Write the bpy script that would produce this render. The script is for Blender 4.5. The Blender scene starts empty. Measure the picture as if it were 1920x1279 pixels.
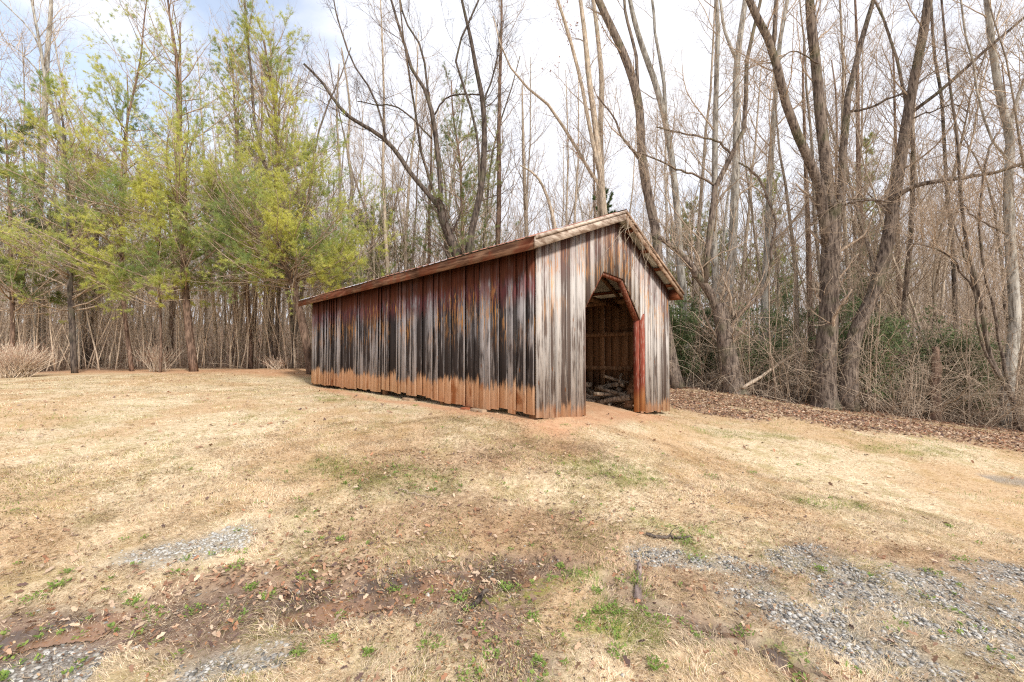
import bpy, math, random
import numpy as np
from mathutils import Vector
sc = bpy.context.scene
COL = sc.collection
R = math.radians

# ---------------------------------------------------------------- camera, world, sun
F = 770.0; CX = 960.0; CY = 639.5; CAMZ = 1.5; PITCH = math.atan(21.5 / F)
cd = bpy.data.cameras.new('camera'); cam = bpy.data.objects.new('camera', cd); COL.objects.link(cam)
cd.sensor_width = 36.0; cd.lens = 36.0 * F / 1920.0; cd.clip_start = 0.05; cd.clip_end = 2000.0
cam.location = (0, 0, CAMZ); cam.rotation_euler = (R(90) + PITCH, 0, 0)
sc.camera = cam

SUN_AZ = R(142)      # direction towards the sun, clockwise from +Y
SUN_EL = R(38)
W = bpy.data.worlds.new('World'); sc.world = W; W.use_nodes = True
nt = W.node_tree; nt.nodes.clear()
def wn(t, **k):
    n = nt.nodes.new(t)
    for a, b in k.items(): setattr(n, a, b)
    return n
out = wn('ShaderNodeOutputWorld'); bg = wn('ShaderNodeBackground'); bg.inputs['Strength'].default_value = 0.1
sky = wn('ShaderNodeTexSky', sky_type='NISHITA', sun_disc=False, sun_elevation=SUN_EL, sun_rotation=SUN_AZ)
sky.air_density = 1.0; sky.dust_density = 1.5; sky.ozone_density = 1.5
tc = wn('ShaderNodeTexCoord')
mp = wn('ShaderNodeMapping'); mp.inputs['Scale'].default_value = (1.0, 1.0, 1.7); mp.inputs['Location'].default_value = (0.3, 0.1, 0.2)
no = wn('ShaderNodeTexNoise'); no.inputs['Scale'].default_value = 1.7; no.inputs['Detail'].default_value = 8; no.inputs['Roughness'].default_value = 0.55
no.inputs['Distortion'].default_value = 0.4
dot = wn('ShaderNodeVectorMath', operation='DOT_PRODUCT'); dv = Vector((-0.66, 0.62, 0.42)).normalized(); dot.inputs[1].default_value = dv
nrm = wn('ShaderNodeVectorMath', operation='NORMALIZE')
m1 = wn('ShaderNodeMapRange'); m1.inputs[1].default_value = 0.86; m1.inputs[2].default_value = 1.0; m1.inputs[3].default_value = 0.0; m1.inputs[4].default_value = 0.24
sub = wn('ShaderNodeMath', operation='SUBTRACT')
m2 = wn('ShaderNodeMapRange'); m2.interpolation_type = 'SMOOTHSTEP'; m2.inputs[1].default_value = 0.24; m2.inputs[2].default_value = 0.46; m2.inputs[3].default_value = 0.22
mx = wn('ShaderNodeMix', data_type='RGBA')
no2 = wn('ShaderNodeTexNoise'); no2.inputs['Scale'].default_value = 2.6; no2.inputs['Detail'].default_value = 6
cr = wn('ShaderNodeMix', data_type='RGBA'); cr.inputs[6].default_value = (5.0, 5.2, 5.9, 1); cr.inputs[7].default_value = (7.0, 7.1, 7.4, 1)
L = nt.links.new
skm = wn('ShaderNodeMix', data_type='RGBA', blend_type='MULTIPLY'); skm.inputs[0].default_value = 1.0; skm.inputs[7].default_value = (2.3, 1.95, 1.65, 1)
L(sky.outputs[0], skm.inputs[6])
L(tc.outputs['Generated'], mp.inputs[0]); L(mp.outputs[0], no.inputs[0]); L(mp.outputs[0], no2.inputs[0])
L(tc.outputs['Generated'], nrm.inputs[0]); L(nrm.outputs[0], dot.inputs[0]); L(dot.outputs['Value'], m1.inputs[0])
L(no.outputs[0], sub.inputs[0]); L(m1.outputs[0], sub.inputs[1]); L(sub.outputs[0], m2.inputs[0])
L(no2.outputs[0], cr.inputs[0]); L(m2.outputs[0], mx.inputs[0]); L(skm.outputs[2], mx.inputs[6]); L(cr.outputs[2], mx.inputs[7])
L(mx.outputs[2], bg.inputs[0]); L(bg.outputs[0], out.inputs[0])

sl = bpy.data.lights.new('sun', 'SUN'); sun = bpy.data.objects.new('sun', sl); COL.objects.link(sun)
sl.energy = 2.4; sl.angle = R(7); sl.color = (1.0, 0.95, 0.86)
sd = Vector((math.sin(SUN_AZ) * math.cos(SUN_EL), math.cos(SUN_AZ) * math.cos(SUN_EL), math.sin(SUN_EL)))
sun.rotation_euler = (-sd).to_track_quat('-Z', 'Y').to_euler()
sc.view_settings.view_transform = 'Standard'; sc.view_settings.look = 'None'; sc.view_settings.exposure = 0.92; sc.view_settings.gamma = 1
sc.render.engine = 'CYCLES'
sc.cycles.use_denoising = False; sc.cycles.use_adaptive_sampling = False; sc.cycles.filter_width = 1.2; sc.cycles.sample_clamp_indirect = 2.0; sc.cycles.sample_clamp_direct = 12.0; sc.cycles.caustics_reflective = False; sc.cycles.caustics_refractive = False
sc.cycles.max_bounces = 5; sc.cycles.diffuse_bounces = 3; sc.cycles.glossy_bounces = 2

# ---------------------------------------------------------------- numpy helpers
def ray(px, py):
    x = (px - CX) / F; z = -(py - CY) / F
    c, s = math.cos(PITCH), math.sin(PITCH)
    return np.array([x, c - s * z, s + c * z])
def P3(px, py, depth):
    d = ray(px, py); k = depth / d[1]
    return np.array([0, 0, CAMZ]) + d * k

def _hash(ix, iy, seed):
    h = (ix * 374761393 + iy * 668265263 + seed * 974634777) & 0xFFFFFFFF
    h = ((h ^ (h >> 13)) * 1274126177) & 0xFFFFFFFF
    return ((h ^ (h >> 16)) & 0xFFFF) / 65535.0
def vnoise(x, y, seed=0):
    x = np.asarray(x, float); y = np.asarray(y, float)
    ix = np.floor(x).astype(np.int64); iy = np.floor(y).astype(np.int64)
    fx = x - ix; fy = y - iy; fx = fx * fx * (3 - 2 * fx); fy = fy * fy * (3 - 2 * fy)
    a = _hash(ix, iy, seed); b = _hash(ix + 1, iy, seed); c = _hash(ix, iy + 1, seed); d = _hash(ix + 1, iy + 1, seed)
    return (a * (1 - fx) + b * fx) * (1 - fy) + (c * (1 - fx) + d * fx) * fy
def fbm(x, y, sc_=1.0, oct=4, seed=0, rough=0.5):
    r = 0; a = 1; t = 0
    for i in range(oct):
        r = r + a * vnoise(x * sc_ + i * 17.3, y * sc_ - i * 9.1, seed + i); t += a; a *= rough; sc_ *= 2.03
    return r / t
def sstep(a, b, x):
    t = np.clip((x - a) / (b - a), 0, 1); return t * t * (3 - 2 * t)
def unit(v): return v / np.maximum(np.linalg.norm(v, axis=-1, keepdims=True), 1e-9)

# ---- terrain: control points through which the ground runs (x, y, z)
CP = []
def cp_px(px, py, d): p = P3(px, py, d); CP.append((p[0], p[1], p[2]))
for a in [(1003, 787, 6.0), (775, 752, 8.43), (584, 722, 12.7), (1255, 777, 9.04), (1150, 764, 8.2), (900, 770, 6.95),
          (0, 704, 15.0), (150, 697, 17), (300, 692, 17.5), (450, 691, 17.5), (560, 693, 16.5), (-300, 712, 14),
          (1375, 738, 12.3), (1545, 766, 11.3), (1750, 788, 10.8), (1900, 806, 10.2), (1265, 728, 13.2),
          (1920, 850, 7.4), (1600, 800, 8.5), (1400, 790, 8.6), (2200, 860, 9)]:
    cp_px(*a)
CP += [(0, 0, 0.02), (0, -6, 0.0), (-8, -6, 0.3), (8, -6, -0.5), (0, 2.2, -0.03), (-2.2, 2.2, 0.02), (2.2, 2.2, -0.08), (-2.5, 4, 0.26), (0, 4, 0.17),
       (1.0, 3.2, 0.02), (3.2, 4.2, -0.12), (-5.5, 6, 0.5), (-7, 9, 0.62), (-3, 8, 0.55), (-9, 4, 0.55), (7, 4, -0.5), (3, 6, 0.0), (1.2, 5.0, 0.25),
       (-3.5, 15.5, 0.5), (0.5, 14.5, 0.35), (-30, 12, 1.0), (-14, 20, 0.85), (-5, 22, 0.6), (5, 20, 0.1), (15, 18, -0.9), (22, 10, -1.4), (25, 24, -1.8),
       (-20, 40, 2.6), (0, 40, 2.2), (20, 40, 0.6), (-45, 40, 3.4), (45, 40, 0.0), (-60, 80, 7), (0, 80, 6.5), (60, 80, 4), (-60, 0, 2.0), (60, 0, -2.5),
       (0, -40, -0.3), (-60, -40, 1), (60, -40, -2.5)]
CP = np.array(CP)
def _tps(r2): return r2 * np.log(r2 + 1e-9) * 0.5
def _fit():
    n = len(CP); X = CP[:, :2] / 20.0
    K = _tps(((X[:, None] - X[None]) ** 2).sum(-1)) + np.eye(n) * 2e-4
    Pm = np.c_[np.ones(n), X]; A = np.zeros((n + 3, n + 3)); A[:n, :n] = K; A[:n, n:] = Pm; A[n:, :n] = Pm.T
    return X, np.linalg.solve(A, np.r_[CP[:, 2], np.zeros(3)])
TX, TW = _fit()
def Hbase(x, y):
    x = np.asarray(x, float); y = np.asarray(y, float)
    shp = x.shape; xf = np.clip(x.ravel(), -62, 62) / 20; yf = np.clip(y.ravel(), -42, 82) / 20
    r = np.empty(xf.size)
    for i in range(0, xf.size, 20000):
        q = np.c_[xf[i:i + 20000], yf[i:i + 20000]]
        r[i:i + 20000] = _tps(((q[:, None] - TX[None]) ** 2).sum(-1)) @ TW[:-3] + TW[-3] + q @ TW[-2:]
    return r.reshape(shp)
def gpt(px, py):
    """the ground point seen at a pixel"""
    d = ray(px, py); d = d / d[1]
    lo, hi = 1.0, 60.0
    ts = np.linspace(1.2, 60, 1500); zz = CAMZ + d[2] * ts; hh = Hbase(d[0] * ts, ts)
    k = np.argmax(zz < hh)
    t = ts[k] if zz[k] < hh[k] else 60
    return np.array([d[0] * t, t])

# ---- ground zones (patches of bare soil, gravel, litter, green) in world coordinates
def seg_d(x, y, pts):
    best = np.full(np.shape(x), 1e9)
    for i in range(len(pts) - 1 if len(pts) > 1 else 1):
        a = pts[i]; b = pts[i + 1] if len(pts) > 1 else pts[i] + 1e-4
        ab = b - a; L2 = (ab ** 2).sum()
        t = np.clip(((x - a[0]) * ab[0] + (y - a[1]) * ab[1]) / L2, 0, 1)
        best = np.minimum(best, np.hypot(x - a[0] - t * ab[0], y - a[1] - t * ab[1]))
    return best
def Z(pix, w): return ([gpt(*p) for p in pix], w)
Z_GRAVEL = [Z([(1215, 1045), (1330, 1062), (1420, 1078)], .14), Z([(1480, 1052), (1560, 1050), (1620, 1075)], .22), Z([(1420, 1110), (1500, 1150), (1620, 1200)], .26), Z([(1700, 1085), (1850, 1120), (1780, 1190)], .28),
            Z([(1560, 1120), (1700, 1130), (1900, 1080), (1960, 1075)], .2), Z([(1660, 1230), (1730, 1279), (1800, 1330)], .22),
            Z([(330, 1030), (390, 1018), (430, 1012)], .16), Z([(240, 1050), (330, 1045)], .1), Z([(0, 1265), (60, 1240), (110, 1275)], .15),
            Z([(360, 1270), (420, 1240), (520, 1225)], .09), Z([(1880, 900), (1930, 905)], .2)]
Z_MUD = [Z([(-60, 1215), (60, 1190), (200, 1165), (330, 1150), (480, 1140), (640, 1128), (760, 1105), (900, 1085), (1060, 1060)], .19),
         Z([(600, 1125), (700, 1120), (850, 1110), (950, 1130)], .2), Z([(870, 1150), (930, 1190), (960, 1230)], .2), Z([(300, 1170), (380, 1155)], .15),
         Z([(1140, 1080), (1180, 1120), (1290, 1170), (1400, 1195), (1480, 1240), (1540, 1290)], .09), Z([(60, 1230), (250, 1190), (420, 1190)], .19), Z([(-60, 1260), (100, 1250)], .2)]
Z_CLAY = [Z([(690, 1092), (800, 1085), (900, 1078), (960, 1075)], .05), Z([(1030, 800), (1150, 778), (1230, 780)], .35), Z([(1100, 765), (1150, 745)], .7),
          Z([(600, 728), (700, 750), (800, 760), (950, 782), (1010, 795)], .22), Z([(100, 697), (300, 696), (560, 698)], 1.3)]
Z_LEAF = [Z([(1275, 745), (1350, 752), (1450, 765), (1560, 785), (1700, 800), (1850, 825), (1980, 838)], 1.05), Z([(1262, 745), (1300, 765), (1400, 780)], .5),
          Z([(330, 1105), (450, 1085), (560, 1080), (680, 1070)], .10), Z([(560, 1105), (640, 1098)], .1)]
Z_THATCH = [Z([(1420, 1080), (1520, 1095), (1580, 1110)], .13), Z([(1500, 1030), (1650, 1035), (1800, 1055), (1950, 1085)], .16), Z([(1180, 1080), (1300, 1110), (1450, 1150)], .2),
            Z([(700, 990), (850, 970), (1000, 1000), (1100, 1010)], .35), Z([(750, 870), (950, 850), (1050, 830)], .5), Z([(1020, 1040), (1130, 1050)], .2)]
Z_GREEN = [Z([(1290, 1020), (1310, 1045)], .09), Z([(1640, 840), (1760, 848)], .28), Z([(1130, 1150), (1200, 1190)], .12), Z([(1080, 1090), (1180, 1100)], .1),
           Z([(1100, 880), (1180, 890)], .25), Z([(1520, 945), (1600, 950)], .14), Z([(1430, 1020), (1440, 1022)], .03), Z([(1300, 990), (1330, 1000)], .1),
           Z([(620, 750), (640, 745)], .3), Z([(1320, 810), (1450, 815)], .3), Z([(600, 880), (800, 900)], .3), Z([(1200, 985), (1290, 1000)], .06), Z([(1190, 1110), (1210, 1120)], .06)]
Z_MOSS = [Z([(1010, 1085), (1060, 1090)], .06), Z([(1120, 1170), (1160, 1190)], .08), Z([(1480, 1230), (1520, 1279)], .06), Z([(900, 1110), (1000, 1110)], .07)]
def zone(zs, x, y, soft=0.5, seed=1, amp=0.5):
    m = np.zeros(np.shape(x))
    n = fbm(x, y, 2.6, 4, seed, .6) - 0.5
    for pts, w in zs:
        d = seg_d(x, y, pts) / w + n * 2.2 * amp * (1 + .0 * w)
        m = np.maximum(m, 1 - sstep(1 - soft, 1 + soft, d))
    return m
EDGE = [(-1400, 13), (-300, 15.2), (0, 15.6), (150, 17), (300, 17.6), (560, 17), (900, 17), (1255, 12.9), (1375, 11.9), (1545, 10.9), (1750, 10.2), (1920, 9.4), (2400, 8.5), (4000, 7)]
EX = np.array([e[0] for e in EDGE], float); ED = np.array([e[1] for e in EDGE], float)
def woods(x, y):
    """how far (m) a place lies inside the woods; negative on the lawn"""
    yy = np.maximum(y, 0.5); px = CX + F * x / yy
    return np.where(y > 0.5, y - np.interp(px, EX, ED), -20)
def masks(x, y):
    near = (np.hypot(x, y) < 30)
    gr = zone(Z_GRAVEL, x, y, .5, 3, 1.0); mu = zone(Z_MUD, x, y, .4, 5, .85); cl = zone(Z_CLAY, x, y, .6, 7, .5)
    le = zone(Z_LEAF, x, y, .35, 9, .3); th = zone(Z_THATCH, x, y, .7, 11, .6); ge = zone(Z_GREEN, x, y, .7, 13, .8); mo = zone(Z_MOSS, x, y, .6, 15, .8)
    fl = sstep(-0.3, 0.4, woods(x, y) + (fbm(x, y, .8, 3, 21) - .5) * 1.0)
    return gr, mu, cl, le, th, ge, mo, fl
def Hm(x, y, M=None):
    x = np.asarray(x, float); y = np.asarray(y, float)
    h = Hbase(x, y)
    r = np.hypot(x, y)
    rough = (fbm(x, y, 1.1, 4, 31) - .5) * 0.06 + (fbm(x, y, 9.0, 3, 41) - .5) * 0.022 * (r < 20)
    if M is None: M = masks(x, y)
    gr, mu = M[0], M[1]
    h = h + rough * (1 - .55 * mu) - 0.035 * mu - 0.01 * gr + 0.02 * M[3]
    h = h + M[7] * (fbm(x, y, .5, 3, 51) - .5) * .25
    return h

# ---------------------------------------------------------------- mesh and scene helpers
def mk(name, V, Fq=None, Ft=None, mat=None, parent=None, attrs=None, smooth=False, midx=None, polys=None):
    me = bpy.data.meshes.new(name)
    V = np.asarray(V, np.float32)
    me.vertices.add(len(V)); me.vertices.foreach_set('co', V.ravel())
    loops = []; sizes = []
    if Fq is not None and len(Fq): loops.append(np.asarray(Fq, np.int32).ravel()); sizes.append(np.full(len(Fq), 4, np.int32))
    if Ft is not None and len(Ft): loops.append(np.asarray(Ft, np.int32).ravel()); sizes.append(np.full(len(Ft), 3, np.int32))
    if polys:
        loops.append(np.array([i for p in polys for i in p], np.int32)); sizes.append(np.array([len(p) for p in polys], np.int32))
    loops = np.concatenate(loops); sizes = np.concatenate(sizes)
    me.loops.add(len(loops)); me.loops.foreach_set('vertex_index', loops)
    me.polygons.add(len(sizes)); st = np.r_[0, np.cumsum(sizes)[:-1]].astype(np.int32)
    me.polygons.foreach_set('loop_start', st)
    try: me.polygons.foreach_set('loop_total', sizes)
    except Exception: pass
    if smooth: me.polygons.foreach_set('use_smooth', np.ones(len(sizes), bool))
    if attrs:
        for k, a in attrs.items():
            a = np.asarray(a, np.float32)
            if a.ndim == 1: at = me.attributes.new(k, 'FLOAT', 'POINT'); at.data.foreach_set('value', a)
            else:
                if a.shape[1] == 3: a = np.c_[a, np.ones(len(a), np.float32)]
                at = me.attributes.new(k, 'FLOAT_COLOR', 'POINT'); at.data.foreach_set('color', a.ravel())
    me.update(calc_edges=True); me.validate(clean_customdata=False)
    if mat is not None: me.materials.append(mat)
    o = bpy.data.objects.new(name, me); COL.objects.link(o)
    if parent is not None: o.parent = parent
    return o
def empty(name, loc=(0, 0, 0), rz=0.0, scale=1.0):
    o = bpy.data.objects.new(name, None); COL.objects.link(o); o.location = loc; o.rotation_euler = (0, 0, rz); o.scale = (scale,) * 3
    o.empty_display_size = .2
    return o
def tag(o, label, cat=None, group=None, kind=None):
    if label: o['label'] = label
    if cat: o['category'] = cat
    if group: o['group'] = group
    if kind: o['kind'] = kind
    return o
def copy_tree(o, kids, loc, rz, s):
    r = o.copy(); COL.objects.link(r); r.location = loc; r.rotation_euler = (0, 0, rz); r.scale = s
    for k in kids:
        c = k.copy(); COL.objects.link(c); c.parent = r
    return r

class MB:
    """collects geometry with attributes"""
    def __init__(s): s.V = []; s.Q = []; s.T = []; s.A = {}; s.n = 0
    def add(s, V, Q=None, T=None, **attrs):
        V = np.asarray(V, float).reshape(-1, 3)
        if Q is not None and len(Q): s.Q.append(np.asarray(Q) + s.n)
        if T is not None and len(T): s.T.append(np.asarray(T) + s.n)
        for k, a in attrs.items():
            a = np.asarray(a, float)
            if a.ndim == 0: a = np.full(len(V), float(a))
            s.A.setdefault(k, []).append(a)
        s.V.append(V); s.n += len(V)
    def build(s, name, mat, parent=None, smooth=False, origin=None):
        V = np.concatenate(s.V)
        if origin is not None: V = V - np.asarray(origin)
        o = mk(name, V, np.concatenate(s.Q) if s.Q else None, np.concatenate(s.T) if s.T else None, mat, parent, {k: np.concatenate(a) for k, a in s.A.items()}, smooth)
        return o
BOXQ = np.array([[0, 3, 2, 1], [4, 5, 6, 7], [0, 1, 5, 4], [1, 2, 6, 5], [2, 3, 7, 6], [3, 0, 4, 7]])
def box8(c):  # 8 corners: bottom 4 ccw, top 4
    return np.asarray(c, float)
def bar(mb, a, b, w, h, up=(0, 0, 1), **at):
    """a rectangular bar from a to b, w across, h along up"""
    a = np.asarray(a, float); b = np.asarray(b, float); t = unit(b - a); up = np.asarray(up, float)
    s = unit(np.cross(t, up)); u = np.cross(s, t)
    c = []
    for p in (a, b):
        for sx, su in ((-1, -1), (1, -1), (1, 1), (-1, 1)): c.append(p + s * sx * w / 2 + u * su * h / 2)
    V = np.array(c)
    Q = np.array([[0, 1, 2, 3], [7, 6, 5, 4], [0, 4, 5, 1], [1, 5, 6, 2], [2, 6, 7, 3], [3, 7, 4, 0]])
    if at.get('bid') is not None:
        at.setdefault('bu', np.array([0, 1, 1, 0] * 2, float)); at.setdefault('dt', 1.0); at.setdefault('hz', 1.5)
    mb.add(V, Q, **at)

def sweep(mb, P, Rr, k, cap=True, rng=None, rough=0.0, **at):
    """tubes along polylines P (B,n,3) with radii Rr (B,n), k sides"""
    B, n, _ = P.shape
    T = np.empty_like(P); T[:, 1:-1] = P[:, 2:] - P[:, :-2]; T[:, 0] = P[:, 1] - P[:, 0]; T[:, -1] = P[:, -1] - P[:, -2]; T = unit(T)
    m = unit(P[:, -1] - P[:, 0] + 1e-6)
    ref = np.where(np.abs(m[:, 2:3]) > .7, np.array([[1., 0, 0]]), np.array([[0, 0, 1.]]))[:, None, :]
    U = unit(np.cross(T, np.broadcast_to(ref, T.shape))); Vv = np.cross(T, U)
    a = np.arange(k) * 2 * math.pi / k
    rr = Rr[:, :, None] * np.ones((1, 1, k))
    if rough > 0: rr = rr * (1 + rough * (rng.random((B, n, k)) - .5) + rough * 0.8 * (rng.random((B, 1, k)) - .5))
    ring = P[:, :, None, :] + rr[..., None] * (np.cos(a)[None, None, :, None] * U[:, :, None, :] + np.sin(a)[None, None, :, None] * Vv[:, :, None, :])
    V = ring.reshape(-1, 3)
    b = (np.arange(B) * n * k)[:, None, None]; i = (np.arange(n - 1) * k)[None, :, None]; j = np.arange(k)[None, None, :]; j2 = (j + 1) % k
    Q = np.stack([b + i + j, b + i + j2, b + i + k + j2, b + i + k + j], -1).reshape(-1, 4)
    T3 = None
    if cap and k == 3: T3 = np.stack([b[:, 0, 0] + (n - 1) * k, b[:, 0, 0] + (n - 1) * k + 1, b[:, 0, 0] + (n - 1) * k + 2], -1)
    if cap and k > 3:
        base = (b[:, 0, 0] + (n - 1) * k)[:, None, None] + np.array([[0, q, q + 1] for q in range(1, k - 1)])[None]
        b0 = (b[:, 0, 0])[:, None, None] + np.array([[0, q + 1, q] for q in range(1, k - 1)])[None]
        T3 = np.concatenate([base.reshape(-1, 3), b0.reshape(-1, 3)])
    mb.add(V, Q, T3, **at)

def resample(pts, n, wig=0.0, rng=None):
    """smooth polyline (Catmull-Rom) through pts (m, 3 or 4) with n points"""
    pts = np.asarray(pts, float); m = len(pts)
    ext = np.vstack([2 * pts[0] - pts[1], pts, 2 * pts[-1] - pts[-2]])
    d = np.r_[0, np.cumsum(np.linalg.norm(np.diff(pts[:, :3], axis=0), axis=1))]
    s = np.interp(np.linspace(0, d[-1], n), d, np.arange(m))
    i = np.minimum(s.astype(int), m - 2); t = (s - i)[:, None]
    p0, p1, p2, p3 = ext[i], ext[i + 1], ext[i + 2], ext[i + 3]
    r = .5 * (2 * p1 + (p2 - p0) * t + (2 * p0 - 5 * p1 + 4 * p2 - p3) * t ** 2 + (3 * p1 - p0 - 3 * p2 + p3) * t ** 3)
    if wig and rng is not None: r[1:, :3] += rng.normal(0, wig, (n - 1, 3))
    return r
def grow(rng, P, Rr, n, t0, t1, ang, lenf, nseg, up, wig, rf, minr, asp=.35, taper=.25, labs=None):
    """n child branches from each parent polyline"""
    B, m, _ = P.shape; N = B * n
    pi = np.repeat(np.arange(B), n)
    t = (t0 + (t1 - t0) * (np.tile(np.arange(n), B) + rng.random(N)) / n)
    f = t * (m - 1); i = np.minimum(f.astype(int), m - 2); fr = (f - i)[:, None]
    S = P[pi, i] * (1 - fr) + P[pi, i + 1] * fr; T = unit(P[pi, i + 1] - P[pi, i])
    Lp = np.linalg.norm(np.diff(P, axis=1), axis=2).sum(1)[pi]
    r0 = Rr[pi, i] * (1 - fr[:, 0]) + Rr[pi, i + 1] * fr[:, 0]
    r = np.clip(r0 * rf * rng.uniform(.55, 1.0, N), minr, r0 * .8)
    if labs is None: ln = Lp * lenf * rng.uniform(.5, 1.25, N) * (1.1 - .6 * t)
    else: ln = labs * rng.uniform(.5, 1.25, N) * (1.1 - .5 * t)
    v = rng.normal(size=(N, 3)); v = unit(v - (v * T).sum(1, keepdims=True) * T)
    a = ang * rng.uniform(.7, 1.3, N)[:, None]
    d = unit(np.cos(a) * T + np.sin(a) * v)
    pts = [S]; st = (ln / (nseg - 1))[:, None]
    upv = np.array([0, 0, 1.0])
    for k in range(nseg - 1):
        d = unit(d + upv * up + rng.normal(0, wig, (N, 3)))
        pts.append(pts[-1] + d * st)
    Pc = np.stack(pts, 1)
    Rc = r[:, None] * (1 - (1 - taper) * np.linspace(0, 1, nseg)[None])
    return Pc, Rc

# ---------------------------------------------------------------- materials
class G:
    def __init__(s, name, rough=.9, spec=.2):
        s.m = bpy.data.materials.new(name); s.m.use_nodes = True; s.t = s.m.node_tree; s.t.nodes.clear()
        s.o = s.t.nodes.new('ShaderNodeOutputMaterial'); s.b = s.t.nodes.new('ShaderNodeBsdfPrincipled')
        s.b.inputs['Roughness'].default_value = rough; s.b.inputs['Specular IOR Level'].default_value = spec
        s.t.links.new(s.b.outputs[0], s.o.inputs[0])
    def lk(s, a, b):
        if isinstance(a, (int, float)): b.default_value = a
        elif isinstance(a, tuple): b.default_value = a if len(a) == len(b.default_value) else (*a, 1)
        else: s.t.links.new(a, b)
    def attr(s, n, col=False):
        x = s.t.nodes.new('ShaderNodeAttribute'); x.attribute_name = n; return x.outputs['Color' if col else 'Fac']
    def obj(s): return s.t.nodes.new('ShaderNodeTexCoord').outputs['Object']
    def scale(s, v, sx, sy, sz, off=None):
        x = s.t.nodes.new('ShaderNodeVectorMath'); x.operation = 'MULTIPLY'; s.lk(v, x.inputs[0]); x.inputs[1].default_value = (sx, sy, sz); r = x.outputs[0]
        if off is not None:
            c = s.t.nodes.new('ShaderNodeCombineXYZ')
            for k in range(3): s.lk(off, c.inputs[k])
            y = s.t.nodes.new('ShaderNodeVectorMath'); y.operation = 'ADD'; s.lk(r, y.inputs[0]); s.lk(c.outputs[0], y.inputs[1]); r = y.outputs[0]
        return r
    def noise(s, v, sc_, det=4, rough=.55, dist=0):
        x = s.t.nodes.new('ShaderNodeTexNoise'); s.lk(v, x.inputs['Vector']); x.inputs['Scale'].default_value = sc_; x.inputs['Detail'].default_value = det
        x.inputs['Roughness'].default_value = rough; x.inputs['Distortion'].default_value = dist; return x.outputs['Fac']
    def mth(s, op, a, b=0.0, c=None, clamp=False):
        x = s.t.nodes.new('ShaderNodeMath'); x.operation = op; x.use_clamp = clamp; s.lk(a, x.inputs[0]); s.lk(b, x.inputs[1])
        if c is not None: s.lk(c, x.inputs[2])
        return x.outputs[0]
    def rng(s, v, a, b, c=0.0, d=1.0):
        x = s.t.nodes.new('ShaderNodeMapRange'); x.interpolation_type = 'SMOOTHSTEP'; s.lk(v, x.inputs[0])
        for i, k in enumerate((a, b, c, d)): s.lk(k, x.inputs[i + 1])
        return x.outputs[0]
    def mix(s, f, a, b, blend='MIX'):
        x = s.t.nodes.new('ShaderNodeMix'); x.data_type = 'RGBA'; x.blend_type = blend; s.lk(f, x.inputs[0]); s.lk(a, x.inputs[6]); s.lk(b, x.inputs[7]); return x.outputs[2]
    def bump(s, h, st=.3, d=.01):
        x = s.t.nodes.new('ShaderNodeBump'); x.inputs['Strength'].default_value = st; x.inputs['Distance'].default_value = d; s.lk(h, x.inputs['Height']); s.t.links.new(x.outputs[0], s.b.inputs['Normal'])
    def fin(s, col, rough=None):
        s.lk(col, s.b.inputs['Base Color'])
        if rough is not None: s.lk(rough, s.b.inputs['Roughness'])
        return s.m
def oinfo(g):
    return g.t.nodes.new('ShaderNodeObjectInfo').outputs['Random']

def bark(name, dark, light, moss=0.0, sc_=1.0, vary=.25, lichen=0.0):
    g = G(name, .95, 0.0); v = g.obj()
    n1 = g.noise(g.scale(v, 26 * sc_, 26 * sc_, 4.5 * sc_), 1.0, 6, .65, .5); n2 = g.noise(v, 1.6, 3)
    c = g.mix(g.rng(n1, .36, .62), dark, light)
    if lichen: c = g.mix(g.mth('MULTIPLY', g.rng(g.noise(v, 5.0, 4, .7), .52, .62), lichen), c, (.46, .45, .42))
    if moss: c = g.mix(g.mth('MULTIPLY', g.rng(n2, .5, .68), moss), c, (.10, .13, .045))
    r = g.rng(oinfo(g), 0, 1, 1 - vary, 1 + vary)
    cc = g.t.nodes.new('ShaderNodeVectorMath'); cc.operation = 'SCALE'; g.lk(c, cc.inputs[0]); g.lk(r, cc.inputs['Scale'])
    g.bump(n1, .9, .03 * sc_)
    return g.fin(cc.outputs[0])
M_BARK = bark('bark_brown', (.06, .046, .04), (.25, .20, .165), .25, .8, .1)
M_BARKD = bark('bark_dark', (.04, .032, .03), (.15, .12, .10), .2, .8, .1)
M_PALE = bark('bark_pale', (.17, .15, .13), (.50, .47, .42), .1, .6, .12, .6)
M_PINE = bark('bark_pine', (.08, .052, .04), (.28, .19, .145), .1, .8, .15)
M_WOODS = bark('bark_woods', (.22, .175, .135), (.56, .46, .36), .15, 1, .3, .3)
M_TWIG = bark('twig_bark', (.25, .185, .14), (.54, .43, .33), 0, 1, .15)
M_TWIGP = bark('twig_pale', (.36, .28, .21), (.68, .56, .44), 0, 1, .2)
M_TWIGD = bark('twig_dark', (.07, .05, .045), (.19, .145, .12), 0, 1, .15)

def leafmat(name, attr='col', trans=.25, rough=.6, spec=.3):
    g = G(name, rough, spec); c = g.attr(attr, True)
    g.fin(c)
    tr = g.t.nodes.new('ShaderNodeBsdfTranslucent'); g.lk(c, tr.inputs[0]); ms = g.t.nodes.new('ShaderNodeMixShader'); ms.inputs[0].default_value = trans
    g.t.links.new(g.b.outputs[0], ms.inputs[1]); g.t.links.new(tr.outputs[0], ms.inputs[2]); g.t.links.new(ms.outputs[0], g.o.inputs[0])
    return g.m
M_LEAF = leafmat('foliage', trans=.42)
M_GRASS = leafmat('grass_blades', trans=.2, rough=.8, spec=.15)
M_DEAD = leafmat('dead_leaves', trans=.15, rough=.75, spec=.2)
M_STONE = leafmat('gravel_stone', trans=0.0, rough=.7, spec=.35)

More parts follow.
